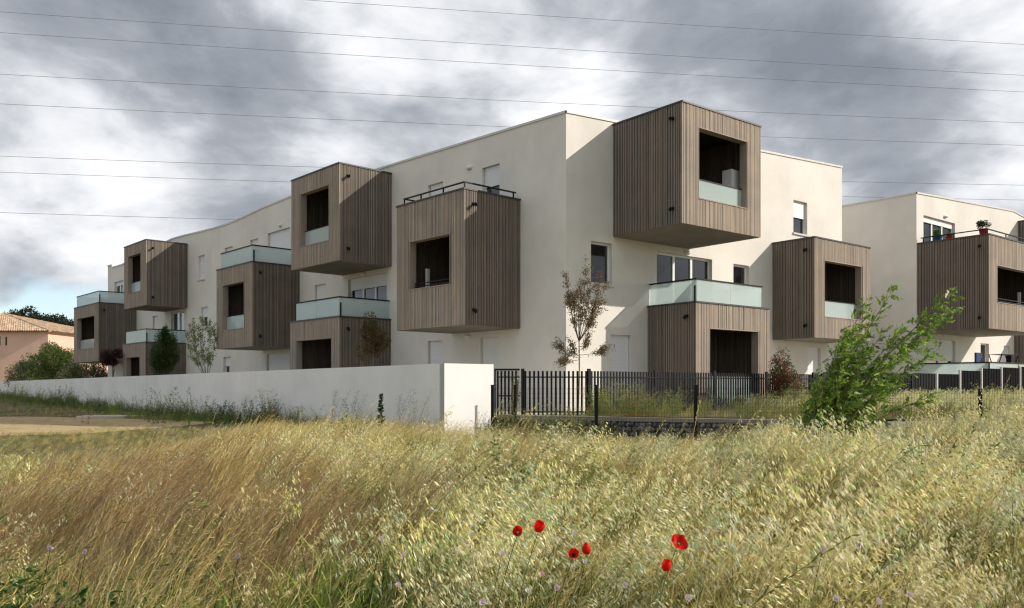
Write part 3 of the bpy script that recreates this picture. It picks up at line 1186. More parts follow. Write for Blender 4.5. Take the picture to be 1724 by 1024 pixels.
# hip roof of half round tiles
ov = 0.45
ex0, ex1, ey0, ey1 = hx0 - ov, hx1 + ov, hy0 - ov, hy1 + ov
half = (ey1 - ey0) / 2
pitch = 0.235
ridge_z = ez + 0.05 + half * pitch
roof = empty('roof', (hx1, hy0, ez), house)
m = MB()
rz0 = ez + 0.0
A_, B_, C_, D_ = (ex0, ey0, rz0), (ex1, ey0, rz0), (ex1, ey1, rz0), (ex0, ey1, rz0)
R0, R1 = (ex0 + half, (ey0 + ey1) / 2, rz0 + half * pitch), (ex1 - half, (ey0 + ey1) / 2, rz0 + half * pitch)
for f_ in ((A_, B_, R1, R0), (B_, C_, R1), (C_, D_, R0, R1), (D_, A_, R0), (A_, D_, C_, B_)):
    m.face(f_, (0.85, 0.85, 0.85))
m.build('roof_deck', M['tile'], roof)
tl = MB()


def tile_col(base, up, across, length):
    """one column of barrel tiles from the eave upwards"""
    n = max(1, int(length / 0.42))
    for k in range(n):
        v = rs.uniform(0.62, 1.25)
        wv = rs.uniform(-0.12, 0.12)
        c = (v * (1 + wv * .3), v * (1 - wv), v * (1 - wv * 1.5))
        p0 = base + up * (k * 0.42 - 0.03)
        p1 = base + up * (k * 0.42 + 0.46)
        nz = across.cross(up).normalized()
        if nz.z < 0:
            nz = -nz
        lift0, lift1 = 0.075, 0.045
        prof_ = [(-0.11, 0.0), (-0.08, 0.075), (0, 0.11), (0.08, 0.075), (0.11, 0.0)]
        r0 = [p0 + across * a + nz * (b * 1.05 + lift0 * .4) for a, b in prof_]
        r1 = [p1 + across * a * 0.85 + nz * (b * 0.9 + lift1 * .3) for a, b in prof_]
        for q in range(4):
            tl.face([r0[q], r0[q + 1], r1[q + 1], r1[q]], c)


up_f = Vector((0, 1, pitch)).normalized()
sl = math.sqrt(1 + pitch * pitch)
x = ex1 - 0.15
while x > -62:
    d_ = min(half, ex1 - x)
    tile_col(Vector((x, ey0, rz0 + 0.02)), up_f, Vector((1, 0, 0)), d_ * sl)
    x -= 0.24
up_s = Vector((-1, 0, pitch)).normalized()
y = ey0 + 0.15
while y < ey1:
    d_ = min(y - ey0, ey1 - y)
    tile_col(Vector((ex1, y, rz0 + 0.02)), up_s, Vector((0, 1, 0)), d_ * sl)
    y += 0.24
tag(tl.build('roof_tiles', M['tile'], roof, smooth=False), kind='stuff')
m = MB()
for k in range(40):
    a, b_ = Vector(B_).lerp(Vector(R1), k / 40), Vector(B_).lerp(Vector(R1), (k + 1.12) / 40)
    m.tube([a + Vector((0, 0, 0.10)), b_ + Vector((0, 0, 0.08))], [0.15, 0.12], 8, (rs.uniform(.75, 1.2),) * 3)
tag(m.build('hip_tiles', M['tile'], roof), kind='stuff')
m = MB()
m.box(WORLD, -46.2, -45.6, 93.0, 93.7, ez + 0.3, ez + 1.9)
m.box(WORLD, -46.27, -45.53, 92.93, 93.77, ez + 1.9, ez + 2.0)
m.build('chimney', M['pink'], roof)

# ------------------------------------------------------------------ power cables
cab = [((0, 20), (1724, 127), 'second highest overhead cable, crossing the whole sky'), ((565, 0), (1724, 75), 'highest overhead cable, leaving the top edge of the sky'),
       ((0, 55), (1724, 155), 'third overhead cable from the top'), ((0, 125), (1724, 207), 'fourth overhead cable from the top, passing behind the highest balcony'),
       ((0, 175), (1724, 245), 'fifth overhead cable from the top, dipping behind the roof corner'), ((0, 263), (1724, 312), 'sixth overhead cable from the top, upper of a close pair'),
       ((0, 290), (1724, 337), 'seventh overhead cable from the top, lower of a close pair'), ((0, 358), (1724, 398), 'lowest overhead cable, ending at the shaded roofline')]
for (a, b_, lab) in cab:
    (ax, ay), (bx, by) = a, b_
    k = (by - ay) / (bx - ax)
    ay0, by0 = ay + k * (0 - ax), by + k * (1724 - bx)
    Dl, Dr = 95.0, 112.0
    Pa = Vector(((0 - 862) / 1395 * Dl, Dl, EYE + (650 - ay0) / 1395 * Dl))
    Pb = Vector(((1724 - 862) / 1395 * Dr, Dr, EYE + (650 - by0) / 1395 * Dr))
    pts = []
    for j in range(25):
        f_ = -0.35 + 1.7 * j / 24
        p_ = Pa.lerp(Pb, f_)
        p_.z += 2.0 * (f_ - 0.0) * (f_ - 1.0) * 0.6
        pts.append(p_)
    m = MB()
    m.tube(pts, 0.022, 6)
    tag(m.build('power_cable', M['cable']), lab, 'cable', 'overhead power cables')

# ------------------------------------------------------------------ vegetation: leaf-sized faces on branching stems
class Leaves:
    """fast collector of small bent leaf quads"""
    def __init__(self):
        self.V, self.C, self.n = [], [], 0

    def add(self, pos, axis, side, length, width, color, bend=0.15):
        """arrays (k,3); each leaf is a 6-vertex pointed blade of 4 triangles"""
        pos = np.asarray(pos, float)
        k = len(pos)
        if k == 0:
            return
        ax = axis / (np.linalg.norm(axis, axis=1, keepdims=True) + 1e-9)
        sd = side - ax * (side * ax).sum(1, keepdims=True)
        sd /= (np.linalg.norm(sd, axis=1, keepdims=True) + 1e-9)
        up = np.cross(ax, sd)
        L = np.broadcast_to(np.asarray(length, float), (k,))[:, None]
        W = np.broadcast_to(np.asarray(width, float), (k,))[:, None]
        b = bend * L
        p0 = pos
        p1 = pos + ax * L * 0.38 + sd * W * 0.5 + up * b * 0.25
        p2 = pos + ax * L * 0.38 - sd * W * 0.5 + up * b * 0.25
        p3 = pos + ax * L - up * b
        self.V.append(np.stack([p0, p1, p3, p2], 1).reshape(-1, 3))
        c = np.asarray(color, float)
        if c.ndim == 1:
            c = np.tile(c, (k, 1))
        self.C.append(np.repeat(c, 4, axis=0))
        self.n += k

    def build(self, name, mat, parent=None, mesh_only=False, extra=None):
        V = np.concatenate(self.V) if self.V else np.zeros((0, 3))
        C = np.concatenate(self.C) if self.C else np.zeros((0, 3))
        k = len(V) // 4
        return raw_mesh(name, V, np.arange(k * 4).reshape(k, 4), C, mat, parent, mesh_only)


def raw_mesh(name, V, F, C, mat, parent=None, mesh_only=False):
    """quads as numpy arrays with one colour per vertex"""
    if parent is not None:
        base = np.zeros(3)
        r = parent
        while r is not None:
            base = base + np.array(r.location)
            r = r.parent
        V = V - base
    me = bpy.data.meshes.new(name)
    me.vertices.add(len(V))
    me.vertices.foreach_set('co', np.ascontiguousarray(V, dtype=np.float32).ravel())
    nl = F.size
    me.loops.add(nl)
    me.loops.foreach_set('vertex_index', np.ascontiguousarray(F, dtype=np.int32).ravel())
    me.polygons.add(len(F))
    me.polygons.foreach_set('loop_start', np.arange(0, nl, F.shape[1], dtype=np.int32))
    me.polygons.foreach_set('loop_total', np.full(len(F), F.shape[1], dtype=np.int32))
    ca = me.color_attributes.new('Col', 'FLOAT_COLOR', 'POINT')
    cc = np.ones((len(V), 4), dtype=np.float32)
    cc[:, :3] = C
    ca.data.foreach_set('color', cc.ravel())
    me.materials.append(mat)
    me.update(calc_edges=True)
    if mesh_only:
        return me
    o = bpy.data.objects.new(name, me)
    col.objects.link(o)
    o.parent = parent
    return o


def rnd_unit(k, rng):
    a = rng.normal(size=(k, 3))
    return a / np.linalg.norm(a, axis=1, keepdims=True)


def pal(k, rng, cols, jit=0.14):
    cols = np.array(cols, float)
    c = cols[rng.integers(0, len(cols), k)]
    return c * (1 + rng.normal(0, jit, (k, 1))).clip(0.5, 1.6)


def lumpy_crown(rng, centre, radii, n, leaf, cols, lumps=14, shell=0.55, width=0.5, wind=None):
    """foliage as overlapping clumps with gaps between them"""
    L = Leaves()
    centre, radii = np.array(centre, float), np.array(radii, float)
    u = rnd_unit(lumps, rng)
    lc = centre + u * radii * rng.uniform(0.35, 0.85, (lumps, 1))
    lr = rng.uniform(0.28, 0.5, lumps)
    w = lr ** 2
    w = w / w.sum()
    for i in range(lumps):
        k = int(n * w[i])
        d = rnd_unit(k, rng)
        rr = rng.uniform(shell, 1.0, (k, 1)) ** 0.7
        p = lc[i] + d * rr * lr[i] * radii
        ax = d + rng.normal(0, 0.6, (k, 3))
        ax[:, 2] -= 0.15
        if wind is not None:
            ax = ax + np.array(wind)
        tone = rng.uniform(0.8, 1.2)
        L.add(p, ax, rnd_unit(k, rng), leaf * rng.uniform(0.6, 1.3, k), leaf * width * rng.uniform(0.7, 1.2, k), pal(k, rng, cols) * tone)
    return L


def limb(mb_, a, b_, r0, r1, bow=(0, 0, 0), n=6, sides=6):
    a, b_, bow = Vector(a), Vector(b_), Vector(bow)
    pts = [a.lerp(b_, i / n) + bow * math.sin(math.pi * i / n) for i in range(n + 1)]
    mb_.tube(pts, [r0 + (r1 - r0) * i / n for i in range(n + 1)], sides)
    return pts


def crown_tree(name, label, cat, loc, h_trunk, centre_h, radii, n, leaf, cols, seed, bark='bark', lumps=14, r=0.06, group=None, trunk_name='trunk', width=0.5, shell=0.4):
    rng = np.random.default_rng(seed)
    x, y, z = loc
    t = empty(name, loc)
    tag(t, label, cat, group)
    m_ = MB()
    top = (x + rng.uniform(-.1, .1), y, z + centre_h)
    limb(m_, (x, y, z - 0.1), top, r, r * 0.5, (rng.uniform(-.05, .05), 0, 0), 6, 7)
    for k in range(9):
        d = rnd_unit(1, rng)[0]
        st = Vector((x, y, z + h_trunk + (centre_h - h_trunk) * rng.uniform(0, 1)))
        en = Vector((x, y, z + centre_h)) + Vector(d) * 0.75 * Vector(radii).length / 1.73
        if en.z < st.z:
            en.z = st.z + 0.2
        limb(m_, st, en, r * 0.45, r * 0.1, (0, 0, 0.06), 4, 5)
    m_.build(trunk_name, M[bark], t, smooth=True)
    L = lumpy_crown(rng, (x, y, z + centre_h), radii, n, leaf, cols, lumps, shell, width)
    L.build('crown', M['leaf'], t)
    return t


def X_at(px, D):
    return (px - 862) / 1395.0 * D


def Z_at(py, D):
    return EYE + (650 - py) / 1395.0 * D


GREEN_D = [(0.035, 0.06, 0.02), (0.05, 0.085, 0.028), (0.028, 0.05, 0.02)]
GREEN_M = [(0.06, 0.11, 0.025), (0.085, 0.14, 0.03), (0.05, 0.09, 0.025)]

# pines and oaks beyond the pink house
for i, (px, pt, D, w_, lab) in enumerate([(68, 527, 135, 6.5, 'dark tree straight behind the clay tile roof slope'), (45, 530, 140, 4.5, 'dark round tree peeping over the roof ridge end'), (92, 526, 128, 5.0, 'dark bushy tree between the other trees behind the pink house'),
                                        (118, 519, 130, 6.5, 'tallest dark tree behind the pink house, next to the balcony box'), (8, 524, 150, 5.0, 'small dark treetop at the very edge above the roof'), (142, 530, 132, 6.0, 'dark tree behind the end of the near block, mostly hidden')]):
    if px == 142:
        continue
    x, zt = X_at(px, D), Z_at(pt - 5, D)
    hh = zt - 0.6
    crown_tree('tree', lab, 'tree', (x, D, 0.6), hh * 0.3, hh * 0.66, (w_ * 0.85, w_ * 0.6, hh * 0.36), 14000, 0.42, [(0.035, 0.05, 0.025), (0.05, 0.065, 0.03), (0.03, 0.042, 0.026)], 40 + i, r=0.25, lumps=16, group='trees beyond the house')

# shrubs between the wall and the house
def shrub(name, label, px, D, ptop, wid, cols, seed, n=6000, leaf=0.10, cat='shrub', zb=0.7, group=None, dep=None):
    x = X_at(px, D)
    hh = Z_at(ptop, D) - zb
    t = empty(name, (x, D, zb))
    tag(t, label, cat, group)
    rng = np.random.default_rng(seed)
    m_ = MB()
    for k in range(7):
        a = rng.uniform(0, 6.28)
        limb(m_, (x, D, zb - 0.1), (x + math.cos(a) * wid * 0.3, D + math.sin(a) * wid * 0.3, zb + hh * rng.uniform(0.5, 0.85)), 0.03, 0.008, (0, 0, 0.05), 4, 5)
    m_.build('stem', M['bark'], t)
    L = lumpy_crown(rng, (x, D, zb + hh * 0.5), (wid * 0.5, (dep or wid) * 0.5, hh * 0.5), n, leaf, cols, 22, 0.35)
    L.build('foliage', M['leaf'], t)
    return t


shrub('clipped_shrub', 'big rounded green shrub standing against the pink house', 93, 66, 571, 3.6, [(0.11, 0.15, 0.035), (0.16, 0.19, 0.05), (0.08, 0.12, 0.03)], 61, 26000, 0.12)
shrub('dark_shrub', 'low dark green shrub before the pink house wall', 44, 74, 602, 3.0, [(0.05, 0.085, 0.03), (0.07, 0.115, 0.035)], 62, 8000, 0.13)
shrub('flowering_shrub', 'shrub with creamy flowers under the far left balcony box', 130, 58.5, 603, 2.4, [(0.12, 0.16, 0.04), (0.09, 0.13, 0.03), (0.45, 0.38, 0.25)], 63, 8000, 0.12)
shrub('mixed_shrub', 'green shrub with pinkish leaves hugging the wall below the farthest balcony', 158, 57, 608, 2.2, [(0.05, 0.08, 0.025), (0.07, 0.10, 0.03), (0.22, 0.15, 0.11)], 64, 6000, 0.11)

# garden trees behind the white wall
crown_tree('red_leaf_tree', 'small tree with dark crimson leaves before the farthest ground floor box', 'tree', (X_at(191, 47), 47, 0.8), 1.3, 2.4, (0.66, 0.6, 0.62), 4800, 0.085, [(0.05, 0.06, 0.025), (0.16, 0.03, 0.04), (0.10, 0.03, 0.03), (0.03, 0.035, 0.02)], 71, r=0.05)
D = 41.0
t = crown_tree('conical_tree', 'dense dark green conical tree in front of the shaded facade', 'tree', (X_at(280, D), D, 0.8), 1.1, 2.45, (0.78, 0.7, 1.2), 13000, 0.08, [(0.05, 0.085, 0.028), (0.07, 0.115, 0.035), (0.04, 0.07, 0.025)], 72, r=0.05, lumps=24, shell=0.2)
rng = np.random.default_rng(73)
L = lumpy_crown(rng, (X_at(279, D), D, 4.2), (0.24, 0.24, 0.6), 2500, 0.07, [(0.045, 0.085, 0.02), (0.06, 0.11, 0.03)], 8, 0.2)
L.build('leader_shoots', M['leaf'], t)
D = 25.6
crown_tree('copper_leaf_tree', 'small round tree with copper and green leaves before the ground floor box', 'tree', (X_at(625, D), D, 0.8), 1.4, 2.32, (0.60, 0.55, 0.74), 4600, 0.062, [(0.09, 0.10, 0.03), (0.15, 0.085, 0.04), (0.20, 0.09, 0.045), (0.06, 0.08, 0.03)], 74, r=0.035)


def vase_tree(name, label, loc, zfork, tips, cols, seed, leaf=0.07, per=26, bark='bark', r=0.03, sub=5, side=None, group=None, spread=0.35, sublen=0.5, cat='tree'):
    """trunk to a fork, limbs to the given tips, twigs off the limbs, leaves along the twigs"""
    rng = np.random.default_rng(seed)
    x, y, z = loc
    t = empty(name, loc)
    tag(t, label, cat, group)
    m_ = MB()
    fork = Vector((x + 0.03, y, zfork))
    limb(m_, (x, y, z - 0.1), fork, r, r * 0.8, (0.02, 0, 0), 6, 7)
    L = Leaves()
    starts = [(fork, Vector(tp), 1.0) for tp in tips]
    for (a, b_) in (side or []):
        starts.append((Vector(a), Vector(b_), 0.7))
    for a, b_, f_ in starts:
        bow = Vector(((b_.x - a.x) * 0.18, (b_.y - a.y) * 0.18, -0.03))
        pts = limb(m_, a, b_, r * 0.6 * f_, r * 0.12, bow, 8, 5)
        twigs = [(pts, 1.0)]
        for k in range(sub):
            i = rng.integers(2, 8)
            d = (pts[i] - pts[i - 1]).normalized() + Vector(rnd_unit(1, rng)[0]) * spread * 2
            d.normalize()
            e = pts[i] + d * sublen * rng.uniform(0.4, 1.0)
            twigs.append((limb(m_, pts[i], e, r * 0.22, r * 0.07, (0, 0, 0.02), 4, 4), 0.7))
        for pt, f2 in twigs:
            k = int(per * f2)
            P = np.array([tuple(q) for q in pt])
            s_ = rng.uniform(0.25, 1.0, k) * (len(P) - 1)
            i0 = np.minimum(s_.astype(int), len(P) - 2)
            fr_ = (s_ - i0)[:, None]
            pos = P[i0] * (1 - fr_) + P[i0 + 1] * fr_
            dr = P[i0 + 1] - P[i0]
            dr /= np.linalg.norm(dr, axis=1, keepdims=True) + 1e-9
            pos = pos + rng.normal(0, 0.045, (k, 3))
            ax = dr * 0.5 + rnd_unit(k, rng)
            L.add(pos, ax, rnd_unit(k, rng), leaf * rng.uniform(0.6, 1.2, k), leaf * 0.55 * rng.uniform(0.7, 1.2, k), pal(k, rng, cols))
    m_.build('trunk', M[bark], t, smooth=True)
    L.build('crown', M['leaf'], t)
    return t


D = 37.5
vase_tree('pale_tree', 'young tree with pale sparse leaves and a vase of bare stems behind the wall', (X_at(347, D), D, 0.8), 1.9,
          [(X_at(px, D), D + dy, Z_at(py, D)) for px, py, dy in ((318, 546, .2), (326, 540, -.2), (338, 536, .1), (349, 540, .3), (358, 548, -.2), (362, 560, .1), (314, 560, -.1), (332, 548, .3))],
          [(0.24, 0.32, 0.10), (0.30, 0.36, 0.14), (0.17, 0.24, 0.07)], 75, 0.085, 40, 'bark_pale', 0.028, 9, spread=0.22, sublen=0.6)
D = 23.2
tx = lambda px: X_at(px, D)
vase_tree('young_tree', 'slender young tree with sparse brownish leaves at the sunlit building corner', (tx(973), D, 0.82), Z_at(575, D),
          [(tx(px), D + dy, Z_at(py, D)) for px, py, dy in ((955, 455, .2), (986, 430, -.1), (980, 470, .3), (1012, 458, .1), (1016, 480, -.3), (965, 500, .1), (1004, 505, .4), (958, 500, -.2), (972, 478, -.3), (996, 462, .2), (1008, 490, .0))],
          [(0.24, 0.15, 0.08), (0.30, 0.17, 0.09), (0.18, 0.18, 0.06), (0.17, 0.10, 0.06)], 76, 0.052, 70, 'bark', 0.020, 9,
          side=[((tx(974), D, Z_at(603, D)), (tx(944), D + .1, Z_at(583, D))), ((tx(975), D, Z_at(598, D)), (tx(1016), D - .1, Z_at(588, D))), ((tx(974), D, Z_at(606, D)), (tx(952), D - .2, Z_at(608, D))), ((tx(975), D, Z_at(600, D)), (tx(966), D + .2, Z_at(585, D))), ((tx(976), D, Z_at(590, D)), (tx(990), D + .1, Z_at(572, D)))], spread=0.28, sublen=0.4)

shrub('photinia_shrub', 'bushy shrub with red new leaves beside the sunlit ground floor box', 1322, 25.4, 596, 1.15, [(0.05, 0.09, 0.025), (0.07, 0.11, 0.03), (0.30, 0.05, 0.04), (0.16, 0.05, 0.03)], 65, 7500, 0.06, zb=0.82)
shrub('gate_shrub', 'thin grey-green bush growing through the garden gate', 867, 21.2, 617, 0.34, [(0.07, 0.09, 0.04), (0.10, 0.12, 0.06)], 66, 900, 0.035, zb=0.6)
shrub('red_flower_bed', 'low patch of orange-red flowers behind the black bars', 1073, 20.6, 695, 0.62, [(0.75, 0.09, 0.03), (0.62, 0.07, 0.03), (0.10, 0.13, 0.04)], 67, 900, 0.035, cat='flowers', zb=0.82)
shrub('reddish_bush', 'loose bush with rusty red leaves behind the black bars', 1062, 21.6, 664, 0.6, [(0.28, 0.07, 0.04), (0.10, 0.12, 0.04), (0.18, 0.08, 0.04)], 68, 700, 0.045, zb=0.82)

# the leaning sapling in front
D = 14.0
bx, by = X_at(1345, D), D
sap = empty('leaning_sapling', (bx, by, gz(bx, by)))
tag(sap, 'bright green sapling with feathery leaves leaning in the wind in the meadow', 'tree')
rng = np.random.default_rng(5)
m_ = MB()
L = Leaves()
tips = [(1505, 487, .0, 1.0), (1470, 510, .3, 1), (1600, 492, -.2, 1), (1612, 520, .1, 1), (1585, 560, .4, 1), (1560, 590, -.4, 1), (1540, 548, .2, 1), (1448, 530, -.3, 1), (1425, 560, .1, 1), (1405, 590, -.2, 1), (1500, 600, -.5, 1), (1530, 640, .3, 1),
        (1560, 665, -.3, 1), (1395, 620, .4, 1), (1380, 650, -.3, 1), (1450, 620, .5, 1), (1470, 650, -.5, 1), (1440, 580, .0, 1), (1420, 650, -.6, 1), (1480, 560, -.2, 1), (1390, 680, .2, 1), (1440, 690, -.4, 1), (1500, 690, .3, 1), (1370, 700, -.5, 1), (1410, 710, .5, 1), (1360, 680, .1, 1), (1385, 660, .3, 1), (1400, 640, -.4, 1), (1430, 660, .2, 1), (1415, 610, .1, 1), (1455, 590, -.1, 1), (1350, 715, .3, 1), (1430, 720, .1, 1)]
lc = np.array([(0.17, 0.31, 0.055), (0.23, 0.38, 0.065), (0.12, 0.23, 0.045), (0.36, 0.46, 0.08)])


def pinnate(pos, d, length, tone):
    """one feather leaf: paired leaflets along a thin stalk"""
    d = d / np.linalg.norm(d)
    k = 5
    sidev = np.cross(d, rnd_unit(1, rng)[0])
    sidev /= np.linalg.norm(sidev)
    P, A = [], []
    for i in range(k):
        q = pos + d * length * (0.25 + 0.75 * i / k) + np.array([0, 0, -0.03]) * (i / k) ** 2
        for sg in (-1, 1):
            P.append(q)
            A.append(d * 0.75 + sidev * sg * 0.8 + np.array([0.1, 0, -0.1]))
    P.append(pos + d * length)
    A.append(d)
    P, A = np.array(P), np.array(A)
    L.add(P, A, np.cross(A, rnd_unit(1, rng)[0]), length * 0.40 * rng.uniform(0.7, 1.15, len(P)), length * 0.20, pal(len(P), rng, lc, 0.1) * tone, 0.12)
    m_.tube([pos, pos + d * length], [0.0022, 0.0012], 3, cap=False)


for (px, py, dy, f_) in tips:
    e = Vector((X_at(px, D), by + dy, Z_at(py, D)))
    a = Vector((bx + rng.uniform(-.08, .12), by + rng.uniform(-.1, .1), gz(bx, by) - 0.05))
    dd = e - a
    bow = Vector((-0.03 * dd.x, 0, 0.05 * dd.length))
    n_ = 12
    pts = limb(m_, a, e, 0.020 if py < 600 else 0.012, 0.003, bow, n_, 5)
    lo = 0.22 if py < 600 else 0.1
    k = int(dd.length * 21)
    for q in range(k):
        s_ = (lo + (1 - lo) * (q + rng.uniform(0, 1)) / k) * n_
        i = min(int(s_), n_ - 1)
        p_ = pts[i].lerp(pts[i + 1], s_ - i)
        ax = (pts[i + 1] - pts[i]).normalized()
        dv = np.array(ax) * 0.7 + rnd_unit(1, rng)[0] * 0.9 + np.array([0.35, 0, 0.05])
        off = rnd_unit(1, rng)[0] * rng.uniform(0, 0.10)
        pinnate(np.array(p_) + off, dv, rng.uniform(0.10, 0.19), rng.uniform(0.75, 1.2))
    for q in range(3):
        i = rng.integers(3, n_ - 1)
        d = ((pts[i + 1] - pts[i]).normalized() + Vector(rnd_unit(1, rng)[0]) * 0.7 + Vector((0.3, 0, 0))).normalized()
        ln = rng.uniform(0.2, 0.5)
        tw = limb(m_, pts[i], pts[i] + d * ln, 0.005, 0.002, (0, 0, 0.02), 4, 4)
        for r_ in range(int(ln * 18)):
            j = rng.integers(0, 4)
            pinnate(np.array(tw[j].lerp(tw[j + 1], rng.uniform(0, 1))), np.array(d) * 0.7 + rnd_unit(1, rng)[0] * 0.8 + np.array([0.3, 0, 0]), rng.uniform(0.09, 0.17), rng.uniform(0.75, 1.2))
m_.build('stem', M['bark'], sap, smooth=True)
L.build('foliage', M['leaf'], sap)

# ------------------------------------------------------------------ grass prototypes, scattered as instances
proto = bpy.data.collections.new('grass_prototypes')


class Blades:
    def __init__(self):
        self.V, self.F, self.C, self.n = [], [], [], 0

    def ribbon(self, P, W, side, c0, c1):
        """tapered flat strip along the points P"""
        P = np.asarray(P, float)
        k = len(P)
        side = np.asarray(side, float)
        A = P - side * np.asarray(W)[:, None] * 0.5
        B = P + side * np.asarray(W)[:, None] * 0.5
        V = np.empty((2 * k, 3))
        V[0::2], V[1::2] = A, B
        i = np.arange(k - 1) * 2 + self.n
        self.F.append(np.stack([i, i + 1, i + 3, i + 2], 1))
        t = np.linspace(0, 1, k)[:, None]
        c = np.array(c0) * (1 - t) + np.array(c1) * t
        self.C.append(np.repeat(c, 2, axis=0))
        self.V.append(V)
        self.n += 2 * k

    def diamonds(self, P, A, S, L_, W_, C):
        k = len(P)
        if not k:
            return
        A = A / (np.linalg.norm(A, axis=1, keepdims=True) + 1e-9)
        S = S - A * (S * A).sum(1, keepdims=True)
        S /= np.linalg.norm(S, axis=1, keepdims=True) + 1e-9
        L_ = np.broadcast_to(L_, (k,))[:, None]
        W_ = np.broadcast_to(W_, (k,))[:, None]
        V = np.stack([P, P + A * L_ * .42 + S * W_ * .5, P + A * L_, P + A * L_ * .42 - S * W_ * .5], 1).reshape(-1, 3)
        self.F.append(np.arange(4 * k).reshape(k, 4) + self.n)
        self.V.append(V)
        self.C.append(np.repeat(C, 4, axis=0))
        self.n += 4 * k

    def obj(self, name):
        me = raw_mesh(name, np.concatenate(self.V), np.concatenate(self.F), np.concatenate(self.C), M['grass'], mesh_only=True)
        o = bpy.data.objects.new(name, me)
        proto.objects.link(o)
        return o


def stem_curve(rng, x, y, h, lean, k=6, side=0.0):
    t = np.linspace(0, 1, k)
    P = np.zeros((k, 3))
    P[:, 0] = x + lean * h * t ** 1.7
    P[:, 1] = y + side * h * t ** 1.5
    P[:, 2] = h * t * (1 - 0.12 * lean * t)
    return P


def leafblades(B, rng, n, rad, h0, h1, w_, cols0, cols1, lean=0.35, spread=0.5):
    for _ in range(n):
        a, r = rng.uniform(0, 6.28), rad * math.sqrt(rng.uniform(0, 1))
        h = rng.uniform(h0, h1)
        P = stem_curve(rng, r * math.cos(a), r * math.sin(a), h, lean + rng.normal(0, spread), 5, rng.normal(0, spread * 0.8))
        if rng.uniform() < 0.35:
            P[-1, 2] -= h * 0.12
        th = rng.uniform(0, 3.14)
        ww = w_ * rng.uniform(0.6, 1.3)
        i, j = rng.integers(0, len(cols0)), rng.integers(0, len(cols1))
        v = rng.uniform(0.75, 1.25)
        B.ribbon(P, [ww * .7, ww, ww * .85, ww * .55, ww * 0.05], (math.cos(th), math.sin(th), 0), np.array(cols0[i]) * v, np.array(cols1[j]) * v)


STRAW = [(0.70, 0.58, 0.31), (0.78, 0.67, 0.40), (0.62, 0.52, 0.26), (0.74, 0.66, 0.38)]
CREAM = [(0.92, 0.84, 0.58), (0.88, 0.78, 0.50), (0.95, 0.90, 0.70), (0.82, 0.76, 0.46)]
OLIVE = [(0.10, 0.155, 0.03), (0.15, 0.205, 0.04), (0.07, 0.11, 0.024), (0.29, 0.29, 0.08)]
BROWN = [(0.36, 0.235, 0.125), (0.46, 0.335, 0.18), (0.31, 0.18, 0.105), (0.54, 0.43, 0.24)]
GOLD = [(0.66, 0.51, 0.21), (0.58, 0.46, 0.18), (0.74, 0.61, 0.31)]
GREENS = [(0.17, 0.27, 0.05), (0.23, 0.34, 0.06), (0.12, 0.20, 0.04), (0.32, 0.38, 0.09)]


def oat(seed, stems, green):
    rng = np.random.default_rng(seed)
    B = Blades()
    for _ in range(stems):
        a, r = rng.uniform(0, 6.28), 0.16 * math.sqrt(rng.uniform(0, 1))
        h = rng.uniform(0.62, 0.98)
        lean = rng.normal(0.40 + 0.04 * (seed % 3), 0.12)
        P = stem_curve(rng, r * math.cos(a), r * math.sin(a), h, lean, 8, rng.normal(0, 0.10))
        c0 = np.array(OLIVE[rng.integers(0, 4)])
        c1 = np.array((STRAW if rng.uniform() > green else OLIVE)[rng.integers(0, 4)])
        B.ribbon(P, np.linspace(0.0042, 0.0016, 8), (0.7, 0.7, 0), c0, c1)
        B.ribbon(P, np.linspace(0.0042, 0.0016, 8), (0.7, -0.7, 0), c0, c1)
        # nodding spikelets on thin stalks down the wind side
        k = rng.integers(9, 17)
        s_ = rng.uniform(0.58, 1.0, k) * 7
        i0 = np.minimum(s_.astype(int), 6)
        f_ = (s_ - i0)[:, None]
        base = P[i0] * (1 - f_) + P[i0 + 1] * f_
        off = rng.normal(0, 1, (k, 3)) * np.array([0.022, 0.03, 0.012]) + np.array([0.035, 0, -0.005])
        tip = base + off
        for q in range(k):
            if q % 2 == 0:
                B.ribbon(np.array([base[q], (base[q] + tip[q]) / 2 + (0, 0, 0.012), tip[q]]), [0.0014, 0.0012, 0.001], (0, 1, 0.2), c1, c1)
        A = np.tile(np.array([[0.42, 0, -0.82] if seed % 3 else [0.72, 0, -0.52]]), (k, 1)) + rng.normal(0, 0.17, (k, 3))
        cc = np.array(CREAM)[rng.integers(0, 4, k)] * rng.uniform(0.85, 1.08, (k, 1))
        gm = rng.uniform(size=k) < green * 0.6
        cc[gm] = cc[gm] * np.array([0.72, 0.88, 0.62])
        S1 = rnd_unit(k, rng)
        ln = rng.uniform(0.034, 0.064, k)
        B.diamonds(tip, A, S1, ln, 0.0122, cc)
        B.diamonds(tip, A + rng.normal(0, 0.22, (k, 3)), np.cross(A, S1), ln * 0.95, 0.0122, cc * 0.95)
    leafblades(B, rng, 12, 0.18, 0.25, 0.6, 0.007, OLIVE, OLIVE + STRAW[:2], 0.3, 0.35)
    return B.obj('oat_%02d' % seed)


